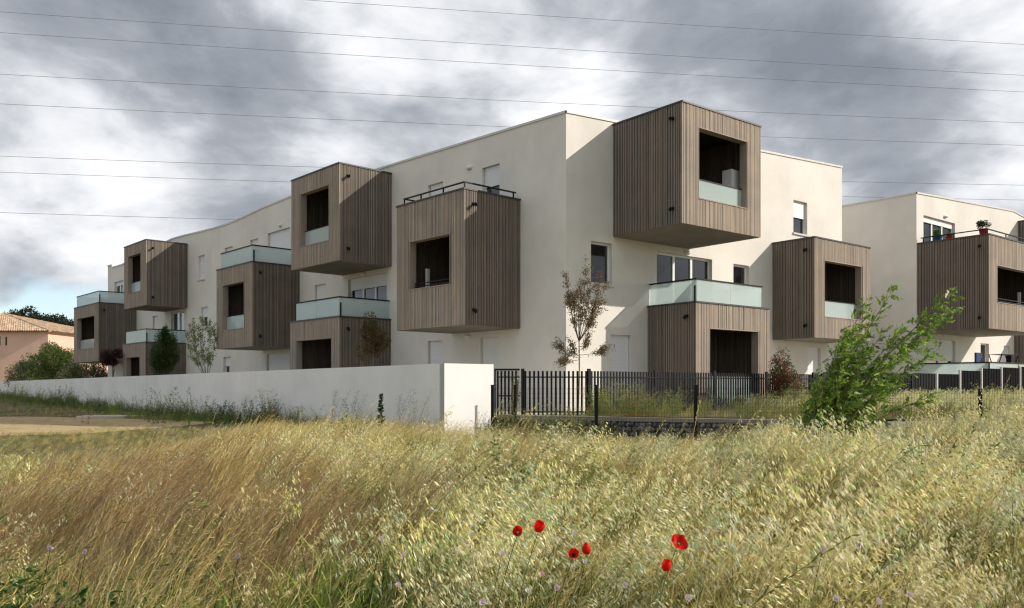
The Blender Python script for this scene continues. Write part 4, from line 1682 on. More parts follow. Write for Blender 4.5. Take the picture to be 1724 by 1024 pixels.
def turf(seed, n, c0, c1, h0, h1, w_=0.0065, lean=0.3, heads=0.0, spread=0.38):
    rng = np.random.default_rng(seed)
    B = Blades()
    leafblades(B, rng, n, 0.2, h0, h1, w_, c0, c1, lean, spread)
    for _ in range(int(n * heads)):
        a, r = rng.uniform(0, 6.28), 0.2 * math.sqrt(rng.uniform(0, 1))
        h = rng.uniform(h1 * 0.9, h1 * 1.25)
        P = stem_curve(rng, r * math.cos(a), r * math.sin(a), h, lean + rng.normal(0.1, 0.15), 7, rng.normal(0, 0.12))
        c = np.array(c1[rng.integers(0, len(c1))]) * rng.uniform(0.9, 1.3)
        B.ribbon(P, np.linspace(0.003, 0.0014, 7), (0.6, 0.8, 0), c * 0.8, c)
        k = 14
        s_ = np.linspace(0.74, 1.0, k) * 6
        i0 = np.minimum(s_.astype(int), 5)
        f_ = (s_ - i0)[:, None]
        base = P[i0] * (1 - f_) + P[i0 + 1] * f_
        d = P[-1] - P[-2]
        d /= np.linalg.norm(d)
        A = d + rng.normal(0, 0.35, (k, 3)) + np.array([0.25, 0, 0])
        B.diamonds(base, A, rnd_unit(k, rng), rng.uniform(0.018, 0.034, k), 0.0032, np.tile(c * 1.1, (k, 1)))
    return B.obj('turf_%02d' % seed)


def weed(seed, h, cols, n=7, leaf=0.06, flowers=None):
    rng = np.random.default_rng(seed)
    B = Blades()
    for _ in range(n):
        a, r = rng.uniform(0, 6.28), 0.12 * math.sqrt(rng.uniform(0, 1))
        hh = h * rng.uniform(0.55, 1.1)
        P = stem_curve(rng, r * math.cos(a), r * math.sin(a), hh, rng.normal(0.15, 0.25), 7, rng.normal(0, 0.2))
        c = np.array(cols[rng.integers(0, len(cols))])
        B.ribbon(P, np.linspace(0.006, 0.002, 7), (0.7, 0.7, 0), c * .8, c)
        k = int(26 * hh / 0.6)
        s_ = rng.uniform(0.1, 1.0, k) * 6
        i0 = np.minimum(s_.astype(int), 5)
        f_ = (s_ - i0)[:, None]
        base = P[i0] * (1 - f_) + P[i0 + 1] * f_
        A = rnd_unit(k, rng) * np.array([1, 1, 0.5]) + np.array([0.15, 0, 0.25])
        B.diamonds(base, A, rnd_unit(k, rng), leaf * rng.uniform(0.4, 1.2, k), leaf * 0.3, np.array(cols)[rng.integers(0, len(cols), k)] * rng.uniform(0.75, 1.3, (k, 1)))
        if flowers is not None:
            B.diamonds(P[-1] + rng.normal(0, 0.03, (6, 3)), rnd_unit(6, rng), rnd_unit(6, rng), 0.02, 0.012, np.tile(np.array(flowers), (6, 1)))
    return B.obj('weed_%02d' % seed)


def stalks(seed, n, cols):
    """long bare leaning stems that stand above the sward"""
    rng = np.random.default_rng(seed)
    B = Blades()
    for _ in range(n):
        a, r = rng.uniform(0, 6.28), 0.15 * math.sqrt(rng.uniform(0, 1))
        h = rng.uniform(0.75, 1.12)
        P = stem_curve(rng, r * math.cos(a), r * math.sin(a), h, rng.normal(0.62, 0.16), 9, rng.normal(0, 0.12))
        c = np.array(cols[rng.integers(0, len(cols))]) * rng.uniform(0.8, 1.15)
        for sd in ((0.7, 0.7, 0), (0.7, -0.7, 0)):
            B.ribbon(P, np.linspace(0.0062, 0.003, 9), sd, c, c)
        k = 16
        s_ = np.linspace(0.78, 1.0, k) * 8
        i0 = np.minimum(s_.astype(int), 7)
        f_ = (s_ - i0)[:, None]
        base = P[i0] * (1 - f_) + P[i0 + 1] * f_
        d = (P[-1] - P[-2]) / np.linalg.norm(P[-1] - P[-2])
        B.diamonds(base, d + rng.normal(0, 0.3, (k, 3)), rnd_unit(k, rng), rng.uniform(0.02, 0.045, k), 0.006, np.tile(c * 1.25, (k, 1)))
    return B.obj('stalk_%02d' % seed)


names = []
stalks(0, 3, [(0.13, 0.17, 0.05), (0.17, 0.21, 0.06)])
stalks(1, 4, [(0.60, 0.46, 0.20), (0.52, 0.38, 0.16)])
stalks(2, 3, [(0.42, 0.26, 0.12), (0.66, 0.54, 0.28)])
for sd in range(6):
    names.append(oat(sd, 9, 0.25 + 0.1 * sd).name)           # 0-5
for sd in range(3):
    turf(sd, 26, OLIVE, OLIVE + GREENS[:2] + STRAW[:1], 0.22, 0.5, 0.009)             # olive understorey
for sd in range(3, 6):
    turf(sd, 30, BROWN + OLIVE[:1], BROWN, 0.3, 0.55, 0.0042, 0.42, 0.5)        # brown fine grass
for sd in range(6, 9):
    turf(sd, 34, GOLD + OLIVE[:2], GOLD + STRAW[:1], 0.25, 0.52, 0.005, 0.38, 0.3)  # golden dry
for sd in range(9, 12):
    turf(sd, 30, GREENS, GREENS + OLIVE[3:], 0.16, 0.38, 0.010, 0.2, 0.0)      # short green
for sd in range(3):
    weed(sd, 0.55, [(0.08, 0.12, 0.035), (0.10, 0.14, 0.05), (0.06, 0.09, 0.03)], 7, 0.06)
for sd in range(3, 6):
    weed(sd, 0.95, [(0.22, 0.25, 0.08), (0.32, 0.31, 0.12), (0.15, 0.19, 0.06)], 7, 0.06, (0.55, 0.5, 0.28))
for sd in range(6, 8):
    weed(sd, 0.5, [(0.055, 0.11, 0.025), (0.08, 0.15, 0.035)], 9, 0.08)
order = sorted(o.name for o in proto.objects)
IDX = {n: i for i, n in enumerate(order)}
OATS = [IDX['oat_%02d' % k] for k in range(6)]
TURF = [IDX['turf_%02d' % k] for k in range(12)]
STALK = [IDX['stalk_%02d' % k] for k in range(3)]
WEED = [IDX['weed_%02d' % k] for k in range(8)]


def scatter(name, label, pts, idx, scl, rot):
    """one stuff object: points that carry instance index, size and turn"""
    k = len(pts)
    me = bpy.data.meshes.new(name)
    me.vertices.add(k)
    me.vertices.foreach_set('co', np.ascontiguousarray(pts, dtype=np.float32).ravel())
    for nm, tp, arr, key in (('idx', 'INT', np.asarray(idx, np.int32), 'value'), ('scl', 'FLOAT', np.asarray(scl, np.float32), 'value'), ('rot', 'FLOAT_VECTOR', np.ascontiguousarray(rot, dtype=np.float32).ravel(), 'vector')):
        at = me.attributes.new(nm, tp, 'POINT')
        at.data.foreach_set(key, arr)
    me.materials.append(M['grass'])
    me.update()
    o = bpy.data.objects.new(name, me)
    col.objects.link(o)
    tag(o, label, None, None, 'stuff')
    ng = bpy.data.node_groups.new(name + '_scatter', 'GeometryNodeTree')
    ng.interface.new_socket('Geometry', in_out='INPUT', socket_type='NodeSocketGeometry')
    ng.interface.new_socket('Geometry', in_out='OUTPUT', socket_type='NodeSocketGeometry')
    N, K = ng.nodes.new, ng.links.new
    gi, go = N('NodeGroupInput'), N('NodeGroupOutput')
    ci = N('GeometryNodeCollectionInfo')
    ci.inputs['Collection'].default_value = proto
    ci.inputs['Separate Children'].default_value = True
    ci.inputs['Reset Children'].default_value = True
    ip = N('GeometryNodeInstanceOnPoints')
    ip.inputs['Pick Instance'].default_value = True

    def at(nm, tp):
        a = N('GeometryNodeInputNamedAttribute')
        a.data_type = tp
        a.inputs['Name'].default_value = nm
        return a.outputs['Attribute']
    K(gi.outputs[0], ip.inputs['Points'])
    K(ci.outputs[0], ip.inputs['Instance'])
    K(at('idx', 'INT'), ip.inputs['Instance Index'])
    K(at('rot', 'FLOAT_VECTOR'), ip.inputs['Rotation'])
    K(at('scl', 'FLOAT'), ip.inputs['Scale'])
    K(ip.outputs[0], go.inputs[0])
    md = o.modifiers.new('scatter', 'NODES')
    md.node_group = ng
    return o


def vnoise(x, y, s, seed):
    r = np.random.default_rng(seed)
    out = np.zeros_like(x)
    for _ in range(6):
        a = r.uniform(0, 6.28)
        f_ = s * r.uniform(0.6, 1.7)
        out += np.sin((x * math.cos(a) + y * math.sin(a)) * f_ + r.uniform(0, 6.28))
    return out / 6 ** 0.5


def cand(dens, y0, y1, xl=0.66, pad=1.2, seed=1, near_pow=1.0):
    """random field points inside the widened view, thinning with distance"""
    r = np.random.default_rng(seed)
    A = 0.66 * (y1 ** 2 - y0 ** 2) + 2 * pad * (y1 - y0)
    k = int(A * dens)
    y = np.sqrt(r.uniform(y0 ** 2, y1 ** 2, k))
    x = r.uniform(-1, 1, k) * (xl * y + pad)
    keep = r.uniform(size=k) < np.clip((9.0 / np.maximum(y, 1)) ** 0.55, 0.3, 1)
    return x[keep], y[keep], r


def wall_side(x, y):
    """>0 on the meadow side of the white wall and the gabion"""
    d1 = (x - W0[0]) * FW.n.x + (y - W0[1]) * FW.n.y
    s1 = (x - W0[0]) * WDIR[0] + (y - W0[1]) * WDIR[1]
    ok_wall = np.where((x < W0[0]), d1 > 0.05, True)
    we_ = np.array([we[0], we[1]])
    yl = np.interp(x, [W0[0], we_[0], GA[0], GB[0], GC[0], 26.0, 60.0], [20.0, we_[1], GA[1], GB[1] , GC[1], 27.0, 60.0]) - 0.18
    return ok_wall & np.where(x >= W0[0], y < yl, True)


SANDC = (-18.2, 26.4)


def sandness(x, y):
    e = ((x - SANDC[0]) / 8.2) ** 2 + ((y - SANDC[1] - 0.08 * (x - SANDC[0])) / 5.8) ** 2
    return e + 0.25 * vnoise(x, y, 1.1, 90)


def px_of(x, y, z):
    return 862 + 1395 * x / y, 650 - 1395 * (z - EYE) / y


def field(name, label, dens, y0, y1, seed, chooser, pad=1.2, hnom=0.8):
    x, y, r = cand(dens, y0, y1, seed=seed, pad=pad)
    ok = wall_side(x, y)
    x, y = x[ok], y[ok]
    g = ground(x, y)
    px, py = px_of(x, y, g + 0.45)
    keep, idx, scl = chooser(x, y, px, py, r)
    # the sward thins out and stays low towards the sand, the wall and the gabion
    lim = np.interp(px, [0, 200, 330, 420, 560, 700, 760, 840, 1000, 1100, 1200, 1290, 1340, 1420, 1500, 1600, 1724], [776, 768, 742, 716, 712, 715, 726, 734, 744, 744, 736, 714, 728, 738, 715, 682, 656])
    hmax = (EYE - (lim - 650) * y / 1395 - g) * np.clip(r.normal(1.05, 0.28, len(y)), 0.4, 1.7)
    scl = scl * np.clip(1.0 + 0.22 * vnoise(x, y, 1.9, 51) + 0.14 * vnoise(x, y, 5.0, 52), 0.55, 1.45)
    scl = np.minimum(scl, np.maximum(hmax, 0.13) / hnom)
    x, y, g, idx, scl = x[keep], y[keep], g[keep], idx[keep], scl[keep]
    k = len(x)
    rot = np.stack([r.normal(0, 0.08, k), r.normal(0.05, 0.10, k), r.normal(0, 0.33, k)], 1)
    return scatter(name, label, np.stack([x, y, g - 0.01], 1), idx, scl, rot)


def brownness(px, py):
    """share of fine brown grass: a belt across the lower left of the meadow"""
    return np.clip(1.25 - ((px - 290) / 420) ** 2 - ((py - 845) / 95) ** 2, 0, 1)


def ch_oats(x, y, px, py, r):
    k = len(x)
    dens = 0.42 + 0.44 * sstep(150, 1000, px)
    dens = dens * (1 - 0.6 * brownness(px, py))
    dens = dens * np.clip(0.72 + 0.6 * vnoise(x, y, 1.5, 31), 0.10, 1.4)
    dens = np.where(y > 15, dens * np.where(px < 250, 0.25, 1.0), dens)
    dens = np.where(sandness(x, y) < 1.15, 0, dens)
    near = (px < 560) & (py > 900)
    dens = np.where(near, dens * 0.9, dens)
    keep = r.uniform(size=k) < dens
    idx = np.array(OATS)[np.clip((r.normal(2.4, 1.6, k) + 1.0 * vnoise(x, y, 0.5, 33)).astype(int), 0, 5)]
    scl = r.uniform(0.72, 1.05, k) * (0.78 + 0.22 * sstep(500, 1100, px)) * (1 - 0.3 * sstep(14, 19, y) * (px < 1000)) * (1 - 0.22 * (y < 4.5))
    return keep, idx, scl


def ch_turf(x, y, px, py, r):
    k = len(x)
    b = brownness(px, py) + 0.25 * vnoise(x, y, 1.7, 35)
    gold = np.clip(sstep(560, 300, px) * 0 + 0.75 * np.exp(-((px - 450) / 330) ** 2) * np.exp(-((py - 740) / 60) ** 2), 0, 1)
    grn = np.clip(np.exp(-((px - 60) / 170) ** 2) * np.exp(-((py - 775) / 28) ** 2) * 1.1 + 0.28 + 0.25 * vnoise(x, y, 0.9, 36) + 0.4 * sstep(880, 930, py) * (1 - sstep(500, 720, px)), 0, 1)
    u = r.uniform(size=k)
    typ = np.where(u < b * 0.72, 1, np.where(r.uniform(size=k) < gold, 2, np.where(r.uniform(size=k) < grn * 0.6, 3, np.where(r.uniform(size=k) < 0.38, 2, 0))))
    idx = np.array(TURF)[typ * 3 + r.integers(0, 3, k)]
    sd = sandness(x, y)
    keep = (sd > 1.0) | (r.uniform(size=k) < 0.05 + 0.25 * np.clip(vnoise(x, y, 1.6, 77), 0, 1))
    scl = r.uniform(0.75, 1.25, k) * np.where(y > 16, 0.9, 1.0) * np.where(sd < 1.0, 0.38, np.where(sd < 1.5, 0.6, 1.0))
    return keep, idx, scl


field('oat_grass', 'tall pale wild oats bending in the wind across the meadow', 20, 2.3, 26, 21, ch_oats)
field('meadow_grass', 'mixed olive, brown and golden grass of the meadow', 38, 2.2, 24, 22, ch_turf, hnom=0.52)
def ch_weeds(x, y, px, py, r):
    k = len(x)
    v = vnoise(x, y, 1.2, 61)
    keep = (r.uniform(size=k) < np.clip((v - 0.85) * 0.9, 0, 1)) & (sandness(x, y) > 1.2)
    idx = np.where(r.uniform(size=k) < 0.7, np.array(WEED)[r.integers(6, 8, k)], np.array(WEED)[r.integers(3, 6, k)])
    return keep, idx, r.uniform(0.6, 1.15, k)


field('meadow_weeds', 'patches of broad-leaved green weeds among the meadow grass', 16, 2.4, 20, 24, ch_weeds, hnom=0.7)
def ch_stalks(x, y, px, py, r):
    k = len(x)
    keep = (r.uniform(size=k) < np.clip(0.45 + 0.5 * vnoise(x, y, 0.8, 71), 0.05, 1)) & (sandness(x, y) > 1.3)
    return keep, np.array(STALK)[r.integers(0, 3, k)], r.uniform(0.7, 1.1, k)


field('long_stalks', 'long leaning stems standing above the meadow grass', 4.5, 2.8, 19, 25, ch_stalks, hnom=0.85)
field('far_meadow_grass', 'thin dry grass on the far side of the sandy patch', 12, 24, 46, 23, ch_turf, 2.0, hnom=0.52)

# weeds in the shade of the white wall
r = np.random.default_rng(44)
k = 1700
s_ = r.uniform(0, 1, k) ** 1.5 * 70
off = 0.1 + r.exponential(0.55, k)
off = np.where(s_ > 10, off + r.uniform(0, 1.6, k) * (r.uniform(size=k) < 0.6), off)
x = W0[0] + WDIR[0] * s_ + FW.n.x * off
y = W0[1] + WDIR[1] * s_ + FW.n.y * off
scl = r.uniform(0.6, 1.25, k) * np.where(s_ < 9, 0.8, 1.0) * (0.8 + 0.35 * vnoise(s_, s_ * 0, 0.9, 4))
idx = np.where(r.uniform(size=k) < 0.45, np.array(WEED)[r.integers(0, 3, k)], np.where(r.uniform(size=k) < 0.75, np.array(TURF)[r.integers(9, 12, k)], np.array(WEED)[r.integers(3, 6, k)]))
scl = np.clip(scl, 0.35, 1.5)
keep = (s_ > 6) | (r.uniform(size=k) < 0.35)
rot = np.stack([r.normal(0, 0.08, k), r.normal(0, 0.1, k), r.uniform(-3, 3, k)], 1)
scatter('wall_weeds', 'dark green weeds growing along the foot of the white wall', np.stack([x, y, ground(x, y) - 0.01], 1)[keep], idx[keep], scl[keep], rot[keep])

# weeds on the strip between the gabion and the black bars, and tufts at the gabion's foot
k = 620
s_ = r.uniform(2.6, LG + 6, k)
f_ = r.uniform(0.03, 0.97, k)
ax = GA[0] + dG.x * np.minimum(s_, LG) + np.maximum(s_ - LG, 0) * 0.99
ay = GA[1] + dG.y * np.minimum(s_, LG) + np.maximum(s_ - LG, 0) * 0.14
fx = 1.99 + fd.x * np.clip((ax - 1.99) / fd.x, 0, 20)
fy = 21.6 + fd.y * np.clip((ax - 1.99) / fd.x, 0, 20)
x, y = ax + (fx - ax) * f_, ay + 0.45 + (fy - 0.35 - ay) * f_ * 0.9
idx = np.where(r.uniform(size=k) < 0.62, np.array(WEED)[r.integers(3, 6, k)], np.array(TURF)[r.integers(6, 12, k)])
scl = r.uniform(0.45, 0.85, k) * np.clip(0.8 + 0.3 * vnoise(x, y, 1.4, 8), 0.4, 1.1)
rot = np.stack([r.normal(0, 0.08, k), r.normal(0.05, 0.1, k), r.uniform(-1, 1, k)], 1)
scatter('garden_weeds', 'yellowish tall weeds on the raised strip behind the gabion', np.stack([x, y, np.full(k, 0.82)], 1), idx, scl, rot)
k = 130
s_ = r.uniform(-0.6, 3.2, k)
x = GA[0] + dG.x * s_ + dG.y * r.uniform(0.15, 0.9, k)
y = GA[1] + dG.y * s_ - dG.x * r.uniform(0.15, 0.9, k)
idx = np.array(WEED + TURF[9:12])[r.integers(0, 11, k)]
scatter('gabion_weeds', 'green weeds at the foot of the gabion next to the wall end', np.stack([x, y, ground(x, y)], 1), idx, r.uniform(0.55, 0.9, k), np.stack([r.normal(0, .08, k), r.normal(0, .1, k), r.uniform(-3, 3, k)], 1))

k = 2600
x = r.uniform(6.5, 24, k)
y = r.uniform(17.6, 33, k)
yl = np.interp(x, [GB[0], GC[0], 26.0], [GB[1], GC[1], 27.0])
qf = (x - 11.9) * -vR[0] + (y - 26.5) * -vR[1]
qb = (x - 1.99) * fd.y - (y - 21.6) * fd.x
ok = (y > yl + 0.1) & np.where(x > 9.2, qf > 0.25, qb > 0.3) & (np.abs(x / y) < 0.68)
x, y = x[ok], y[ok]
k = len(x)
idx = np.where(r.uniform(size=k) < 0.6, np.array(OATS)[r.integers(0, 6, k)], np.array(TURF)[r.integers(0, 9, k)])
scl = r.uniform(0.55, 0.85, k) * np.where((x / y) > 0.45, 1.0, 0.8)
rot = np.stack([r.normal(0, 0.08, k), r.normal(0.05, 0.1, k), r.normal(0, 0.35, k)], 1)
scatter('upper_meadow_grass', 'pale oats on the raised ground in front of the dark screen fence', np.stack([x, y, np.full(k, 0.82)], 1), idx, scl, rot)

# ------------------------------------------------------------------ single plants
def dock(name, label, px, D, ptop, seed, zb=None):
    x = X_at(px, D)
    zb = gz(x, D) if zb is None else zb
    h = Z_at(ptop, D) - zb
    t = empty(name, (x, D, zb))
    tag(t, label, 'plant')
    rng_ = np.random.default_rng(seed)
    mm = MB()
    pts = limb(mm, (x, D, zb - .05), (x + 0.03, D, zb + h), 0.014, 0.005, (0.02, 0, 0), 8, 5)
    mm.build('stem', M['bark'], t)
    L_ = Leaves()
    k_ = 150
    s__ = rng_.uniform(0.1, 1, k_)
    pos = np.stack([x + 0.03 * s__, np.full(k_, D), zb + h * s__], 1)
    A = rnd_unit(k_, rng_) * np.array([1, 1, 0.4]) + np.array([0, 0, 0.25])
    L_.add(pos, A, rnd_unit(k_, rng_), 0.17 * (1.15 - s__ * 0.8) * rng_.uniform(0.7, 1.2, k_), 0.06, pal(k_, rng_, [(0.04, 0.08, 0.03), (0.06, 0.11, 0.035)]), 0.2)
    L_.build('foliage', M['leaf'], t)


dock('upright_weed', 'single dark leafy weed standing upright before the shaded white wall', 640, 20.4, 664, 91)


def tall_stalk(name, label, px, D, ptop, seed, lean=0.1):
    x = X_at(px, D)
    zb = gz(x, D)
    h = Z_at(ptop, D) - zb
    t = empty(name, (x, D, zb))
    tag(t, label, 'plant', 'tall dry stalks by the wall')
    rng_ = np.random.default_rng(seed)
    mm = MB()
    L_ = Leaves()
    for q in range(5):
        e = (x + lean * h + rng_.normal(0, 0.16), D + rng_.normal(0, 0.12), zb + h * rng_.uniform(0.75, 1.0))
        pts = limb(mm, (x + rng_.normal(0, .04), D, zb - .05), e, 0.005, 0.0022, (-0.05, 0, 0.03), 8, 4)
        k_ = 55
        i_ = rng_.integers(3, 8, k_)
        pos = np.array([tuple(pts[a].lerp(pts[a + 1], rng_.uniform())) for a in i_])
        pos = pos + rng_.normal(0, 0.045, (k_, 3))
        L_.add(pos, rnd_unit(k_, rng_) + np.array([0.3, 0, 0.1]), rnd_unit(k_, rng_), 0.035, 0.011, pal(k_, rng_, [(0.22, 0.24, 0.14), (0.32, 0.31, 0.2), (0.15, 0.18, 0.09)]), 0.1)
    mm.build('stem', M['bark_pale'], t)
    tag(L_.build('seed_heads', M['leaf'], t), kind='stuff')


for i, (px, D, pt, lab) in enumerate([(560, 22.3, 652, 'tall dry stalk left of the upright dark weed, the farther one'), (592, 21.4, 650, 'tall dry stalk just left of the upright dark weed'), (672, 20.2, 650, 'tall dry stalk between the dark weed and the wall corner'), (700, 19.6, 655, 'thick pale stalk clump closest to the wall corner'),
                                      (460, 26.0, 668, 'tall stalk at the middle of the shaded wall'), (410, 28.0, 660, 'pair of tall stalks before the shaded wall under the glass balcony')]):
    tall_stalk('dry_stalk', lab, px, D, pt, 200 + i)

# poppies
def petal_mesh(mm, c, d, right, up, size, cupa, w_, rng_, colr):
    """one broad crinkled petal as a small grid"""
    rows, cols = 4, 5
    base = len(mm.v)
    for i in range(rows + 1):
        r_ = i / rows
        for j in range(cols + 1):
            a = (j / cols - 0.5) * w_ * (0.35 + 0.75 * math.sin(min(1, r_ * 1.1) * math.pi * 0.5))
            dirv = right * math.cos(a) + up * math.sin(a)
            edge = 1 - 0.22 * (abs(j / cols - 0.5) * 2) ** 2 * r_ + rng_.uniform(-0.10, 0.10) * (r_ > 0.8)
            p_ = c + dirv * size * r_ * edge * math.cos(cupa * r_) + d * size * math.sin(cupa * r_) * r_ + d * rng_.uniform(-1, 1) * size * 0.12 * r_
            mm.v.append(tuple(p_))
    for i in range(rows):
        for j in range(cols):
            a = base + i * (cols + 1) + j
            mm.f.append((a, a + 1, a + cols + 2, a + cols + 1))
            mm.c.append(colr)
            mm.m.append(0)


pops = [(872, 897, 26, (-0.15, -1, 0.45), 0.95, 'red poppy with a pale spot in its cup, leftmost of the six'), (906, 896, 34, (0.22, -0.30, 0.9), 1.15, 'red poppy half folded, second from the left and highest'),
        (966, 936, 23, (-0.1, -0.75, 0.6), 0.75, 'smallest red poppy, cupped open with a dark centre'), (988, 934, 34, (-0.12, -0.22, 1.0), 1.35, 'narrow folded red poppy beside the smallest one'),
        (1141, 917, 33, (0.3, -0.62, 0.62), 0.55, 'widest red poppy with a pale green centre, upper one of the right pair'), (1121, 962, 34, (0.1, -0.25, 1.0), 1.3, 'closed red poppy standing upright, lowest of the six')]
for i, (px, py, sz, dv, cup, lab) in enumerate(pops):
    rng_ = random.Random(300 + i)
    D = 4.3 - 0.02 * (py - 900) / 10
    c = Vector((X_at(px, D), D, Z_at(py, D)))
    g_ = gz(c.x, c.y)
    t = empty('poppy', (c.x - 0.12, c.y + 0.03, g_))
    tag(t, lab, 'poppy', 'red poppies')
    d = Vector(dv).normalized()
    a1 = d.cross(Vector((0, 0, 1))).normalized()
    a2 = a1.cross(d)
    size = sz / 1395 * D * 0.60
    rot0 = rng_.uniform(0, 1)
    for q in range(4):
        an = rot0 + q * math.pi / 2
        mm = MB()
        rr = a1 * math.cos(an) + a2 * math.sin(an)
        uu = -a1 * math.sin(an) + a2 * math.cos(an)
        v = rng_.uniform(0.85, 1.1)
        petal_mesh(mm, c + d * 0.002 * (q % 2), d, rr, uu, size * rng_.uniform(0.9, 1.08), cup, 2.2, rng_, (0.80 * v, 0.022 * v, 0.012 * v))
        mm.build('petal', M['petal'], t, smooth=True)
    mm = MB()
    cc = (0.72, 0.68, 0.62) if i == 0 else ((0.30, 0.36, 0.12) if i == 4 else (0.02, 0.015, 0.02))
    mm.tube([c + d * 0.003, c + d * 0.009, c + d * 0.013], [0.006, 0.0085, 0.004], 8, cc)
    for q in range(16):
        an = q * 2 * math.pi / 16
        e = c + d * 0.011 + (a1 * math.cos(an) + a2 * math.sin(an)) * (0.010 + 0.003 * (q % 2))
        mm.tube([c + d * 0.004, e], [0.0008, 0.0014], 3, (0.025, 0.02, 0.03))
    mm.build('flower_centre', M['petal'], t)
    mm = MB()
    foot = Vector((c.x - 0.12, c.y + 0.03, g_ - 0.03))
    pts = []
    for q in range(9):
        f_ = q / 8
        p_ = foot.lerp(c - d * 0.004, f_)
        p_.x -= 0.05 * math.sin(f_ * math.pi)
        pts.append(p_)
    mm.tube(pts, [0.0026 - 0.0008 * q / 8 for q in range(9)], 5, (0.12, 0.17, 0.05))
    mm.build('stem', M['petal'], t)

# small pale pink scabious heads
wf = [(845, 933, 'pale pink flower below the leftmost poppy'), (967, 898, 'pale pink flower just above the smallest poppy'), (1052, 985, 'small pink flower below the closed poppy, to its left'), (938, 990, 'pale pink flower low in the grass under the two middle poppies, left one'), (813, 1015, 'pinkish flower at the bottom edge, below the leftmost poppy'),
      (1408, 1009, 'pale pink flower at the bottom edge, first of three in a row to the right'), (1479, 1014, 'pale pink flower at the bottom edge, middle of three in a row'), (1531, 1002, 'pale pink flower at the bottom edge, last of three in a row'), (1158, 1007, 'pink flower at the bottom edge under the closed poppy'), (1444, 918, 'violet flower in the oats far right of the poppies'),
      (985, 946, 'tiny white flower under the narrow folded poppy'), (85, 923, 'lilac flower in the brown grass, leftmost of all'), (144, 930, 'small lilac flower next to the leftmost lilac one'), (402, 936, 'pale lilac flower alone in the green grass'), (642, 908, 'pale flower in the oats left of all poppies, upper one'), (680, 936, 'pale grey-pink flower in the oats left of all poppies, lower one'),
      (670, 985, 'dull pink flower low in the grass left of the poppies'), (889, 995, 'white papery flower hanging low under the leftmost poppies'), (913, 967, 'pale salmon flower under the two left poppies'), (1385, 925, 'pale pink flower half hidden in oats between the poppies and the picture edge')]
for i, (px, py, lab) in enumerate(wf):
    rng_ = random.Random(500 + i)
    D = 0.86 * 1395 / (py - 650)
    c = Vector((X_at(px, D), D, Z_at(py, D)))
    t = empty('wildflower', (c.x - 0.1, c.y + 0.02, gz(c.x, c.y)))
    tag(t, lab, 'wildflower', 'small pale wildflowers')
    colr = (0.46, 0.34, 0.52) if 'violet' in lab else ((0.66, 0.55, 0.66) if 'lilac' in lab else ((0.72, 0.70, 0.66) if 'white' in lab else ((0.70, 0.50, 0.42) if 'salmon' in lab else (0.76, 0.62, 0.68))))
    d = Vector((rng_.uniform(-.3, .4), -0.8, rng_.uniform(0.2, 0.8))).normalized()
    a1 = d.cross(Vector((0, 0, 1))).normalized()
    a2 = a1.cross(d)
    mm = MB()
    for q in range(9):
        an = q * 2 * math.pi / 9
        rr = a1 * math.cos(an) + a2 * math.sin(an)
        uu = -a1 * math.sin(an) + a2 * math.cos(an)
        petal_mesh(mm, c, d, rr, uu, 0.015 * rng_.uniform(0.8, 1.2), 0.5, 0.9, rng_, colr)
    mm.tube([c, c + d * 0.006], [0.006, 0.004], 7, tuple(q * 0.8 for q in colr))
    mm.build('flower_head', M['petal'], t)
    mm = MB()
    limb(mm, (c.x - 0.1, c.y + 0.02, gz(c.x, c.y) - .02), tuple(c), 0.0022, 0.0014, (-0.02, 0, 0), 6, 4)
    mm.build('stem', M['petal'], t)

# ------------------------------------------------------------------ small things on the balconies
def pot(name, label, fr, s_, q_, z, r_, h, colr, plant, seed):
    t = empty(name, fr.p(s_, q_, z))
    tag(t, label, 'potted plant')
    mm = MB()
    c = Vector(fr.p(s_, q_, z))
    mm.tube([c, c + Vector((0, 0, h * .9)), c + Vector((0, 0, h * .9)), c + Vector((0, 0, h))], [r_ * 0.72, r_ * 0.95, r_ * 1.08, r_ * 1.08], 14, colr)
    mm.build('pot', M['petal'], t, smooth=False)
    rng_ = np.random.default_rng(seed)
    L_ = lumpy_crown(rng_, (c.x, c.y, z + h + plant * 0.75), (plant, plant, plant * 0.85), 1500, 0.05, [(0.02, 0.045, 0.015), (0.035, 0.06, 0.02)] if seed == 1 else [(0.10, 0.19, 0.04), (0.14, 0.24, 0.05)], 12, 0.3)
    L_.build('foliage', M['leaf'], t)


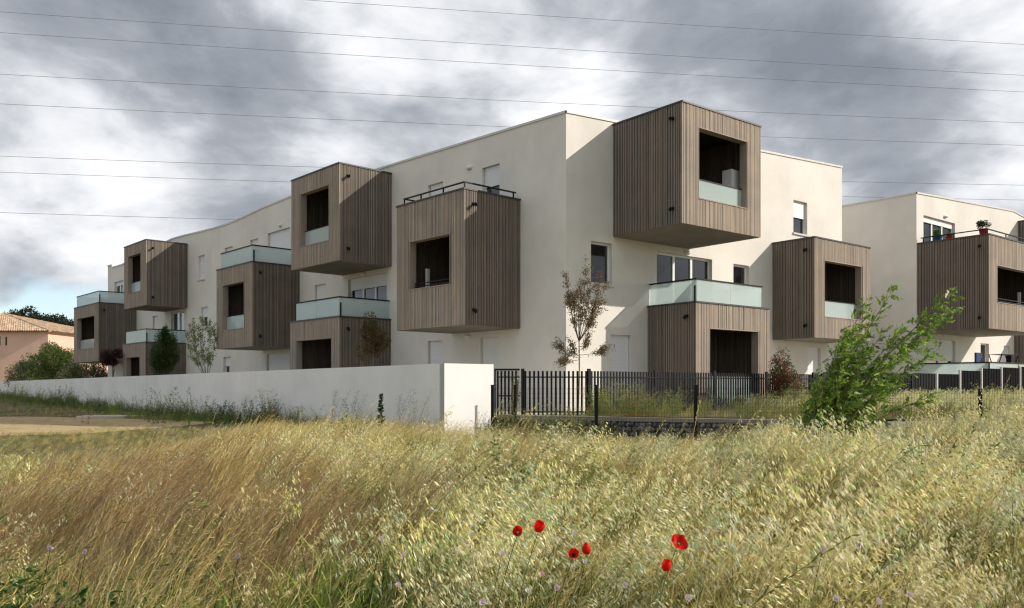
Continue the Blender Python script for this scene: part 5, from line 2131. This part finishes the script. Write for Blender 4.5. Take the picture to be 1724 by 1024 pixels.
pot('box_ball_pot', 'clipped dark green ball in a crimson pot on the far balcony corner', frG, 0.35, 2.45, 7.56, 0.17, 0.26, (0.45, 0.03, 0.10), 0.24, 1)
pot('blue_pot', 'leafy plant in a blue pot on the far balcony near the glazed door', frG, 0.4, 0.65, 7.56, 0.20, 0.26, (0.03, 0.12, 0.28), 0.16, 2)
pot('red_pot', 'low red pot beside the blue pot on the far balcony', frG, 0.36, 1.15, 7.56, 0.15, 0.14, (0.6, 0.04, 0.07), 0.08, 3)
cabn = empty('white_cabinet', frE.p(3.15, 2.1, 6.6))
tag(cabn, 'white cabinet standing inside the highest timber balcony', 'cabinet')
mm = MB()
mm.box(frE, 2.90, 3.44, 1.95, 2.30, 6.60, 8.36)
mm.build('body', M['white'], cabn)
for a, b_ in ((2.91, 3.165), (3.175, 3.43)):
    mm = MB()
    mm.box(frE, a, b_, 2.302, 2.32, 6.68, 8.33)
    mm.build('door', M['white'], cabn)
# garden furniture behind the frosted balustrade of the far block
ch = empty('garden_chair', GR.p(1.9, 2.0, 1.3))
tag(ch, 'dark blue garden chair on the far ground floor terrace', 'chair')
M['blue'] = m_plain('blue_fabric', (0.02, 0.05, 0.14), 0.7)
mm = MB()
mm.box(GR, 1.6, 2.15, 1.7, 2.2, 2.1, 2.5)
mm.build('seat', M['blue'], ch)
mm = MB()
mm.box(GR, 1.6, 2.15, 1.62, 1.7, 2.1, 2.98)
mm.build('backrest', M['blue'], ch)
for a in (1.64, 2.09):
    for b_ in (1.74, 2.14):
        mm = MB()
        mm.box(GR, a, a + .04, b_, b_ + .04, 1.3, 2.1)
        mm.build('leg', M['metal'], ch)
dr = empty('drying_rack', GR.p(3.0, 2.2, 1.3))
tag(dr, 'dark folding drying rack beside the blue chair on the far terrace', 'drying rack')
for k_ in range(5):
    mm = MB()
    mm.box(GR, 2.3, 4.0, 1.9 + k_ * 0.12, 1.92 + k_ * 0.12, 2.9, 2.92)
    mm.build('rod', M['metal'], dr)
for a in (2.3, 3.97):
    mm = MB()
    mm.tube([GR.p(a, 1.9, 1.3), GR.p(a, 2.4, 2.9)], 0.02, 6)
    mm.tube([GR.p(a, 2.4, 1.3), GR.p(a, 1.9, 2.9)], 0.02, 6)
    mm.build('leg', M['metal'], dr)
mm = MB()
mm.box(GR, 3.65, 3.97, 2.05, 2.25, 2.6, 2.9)
mm.build('cloth', M['metal'], dr)
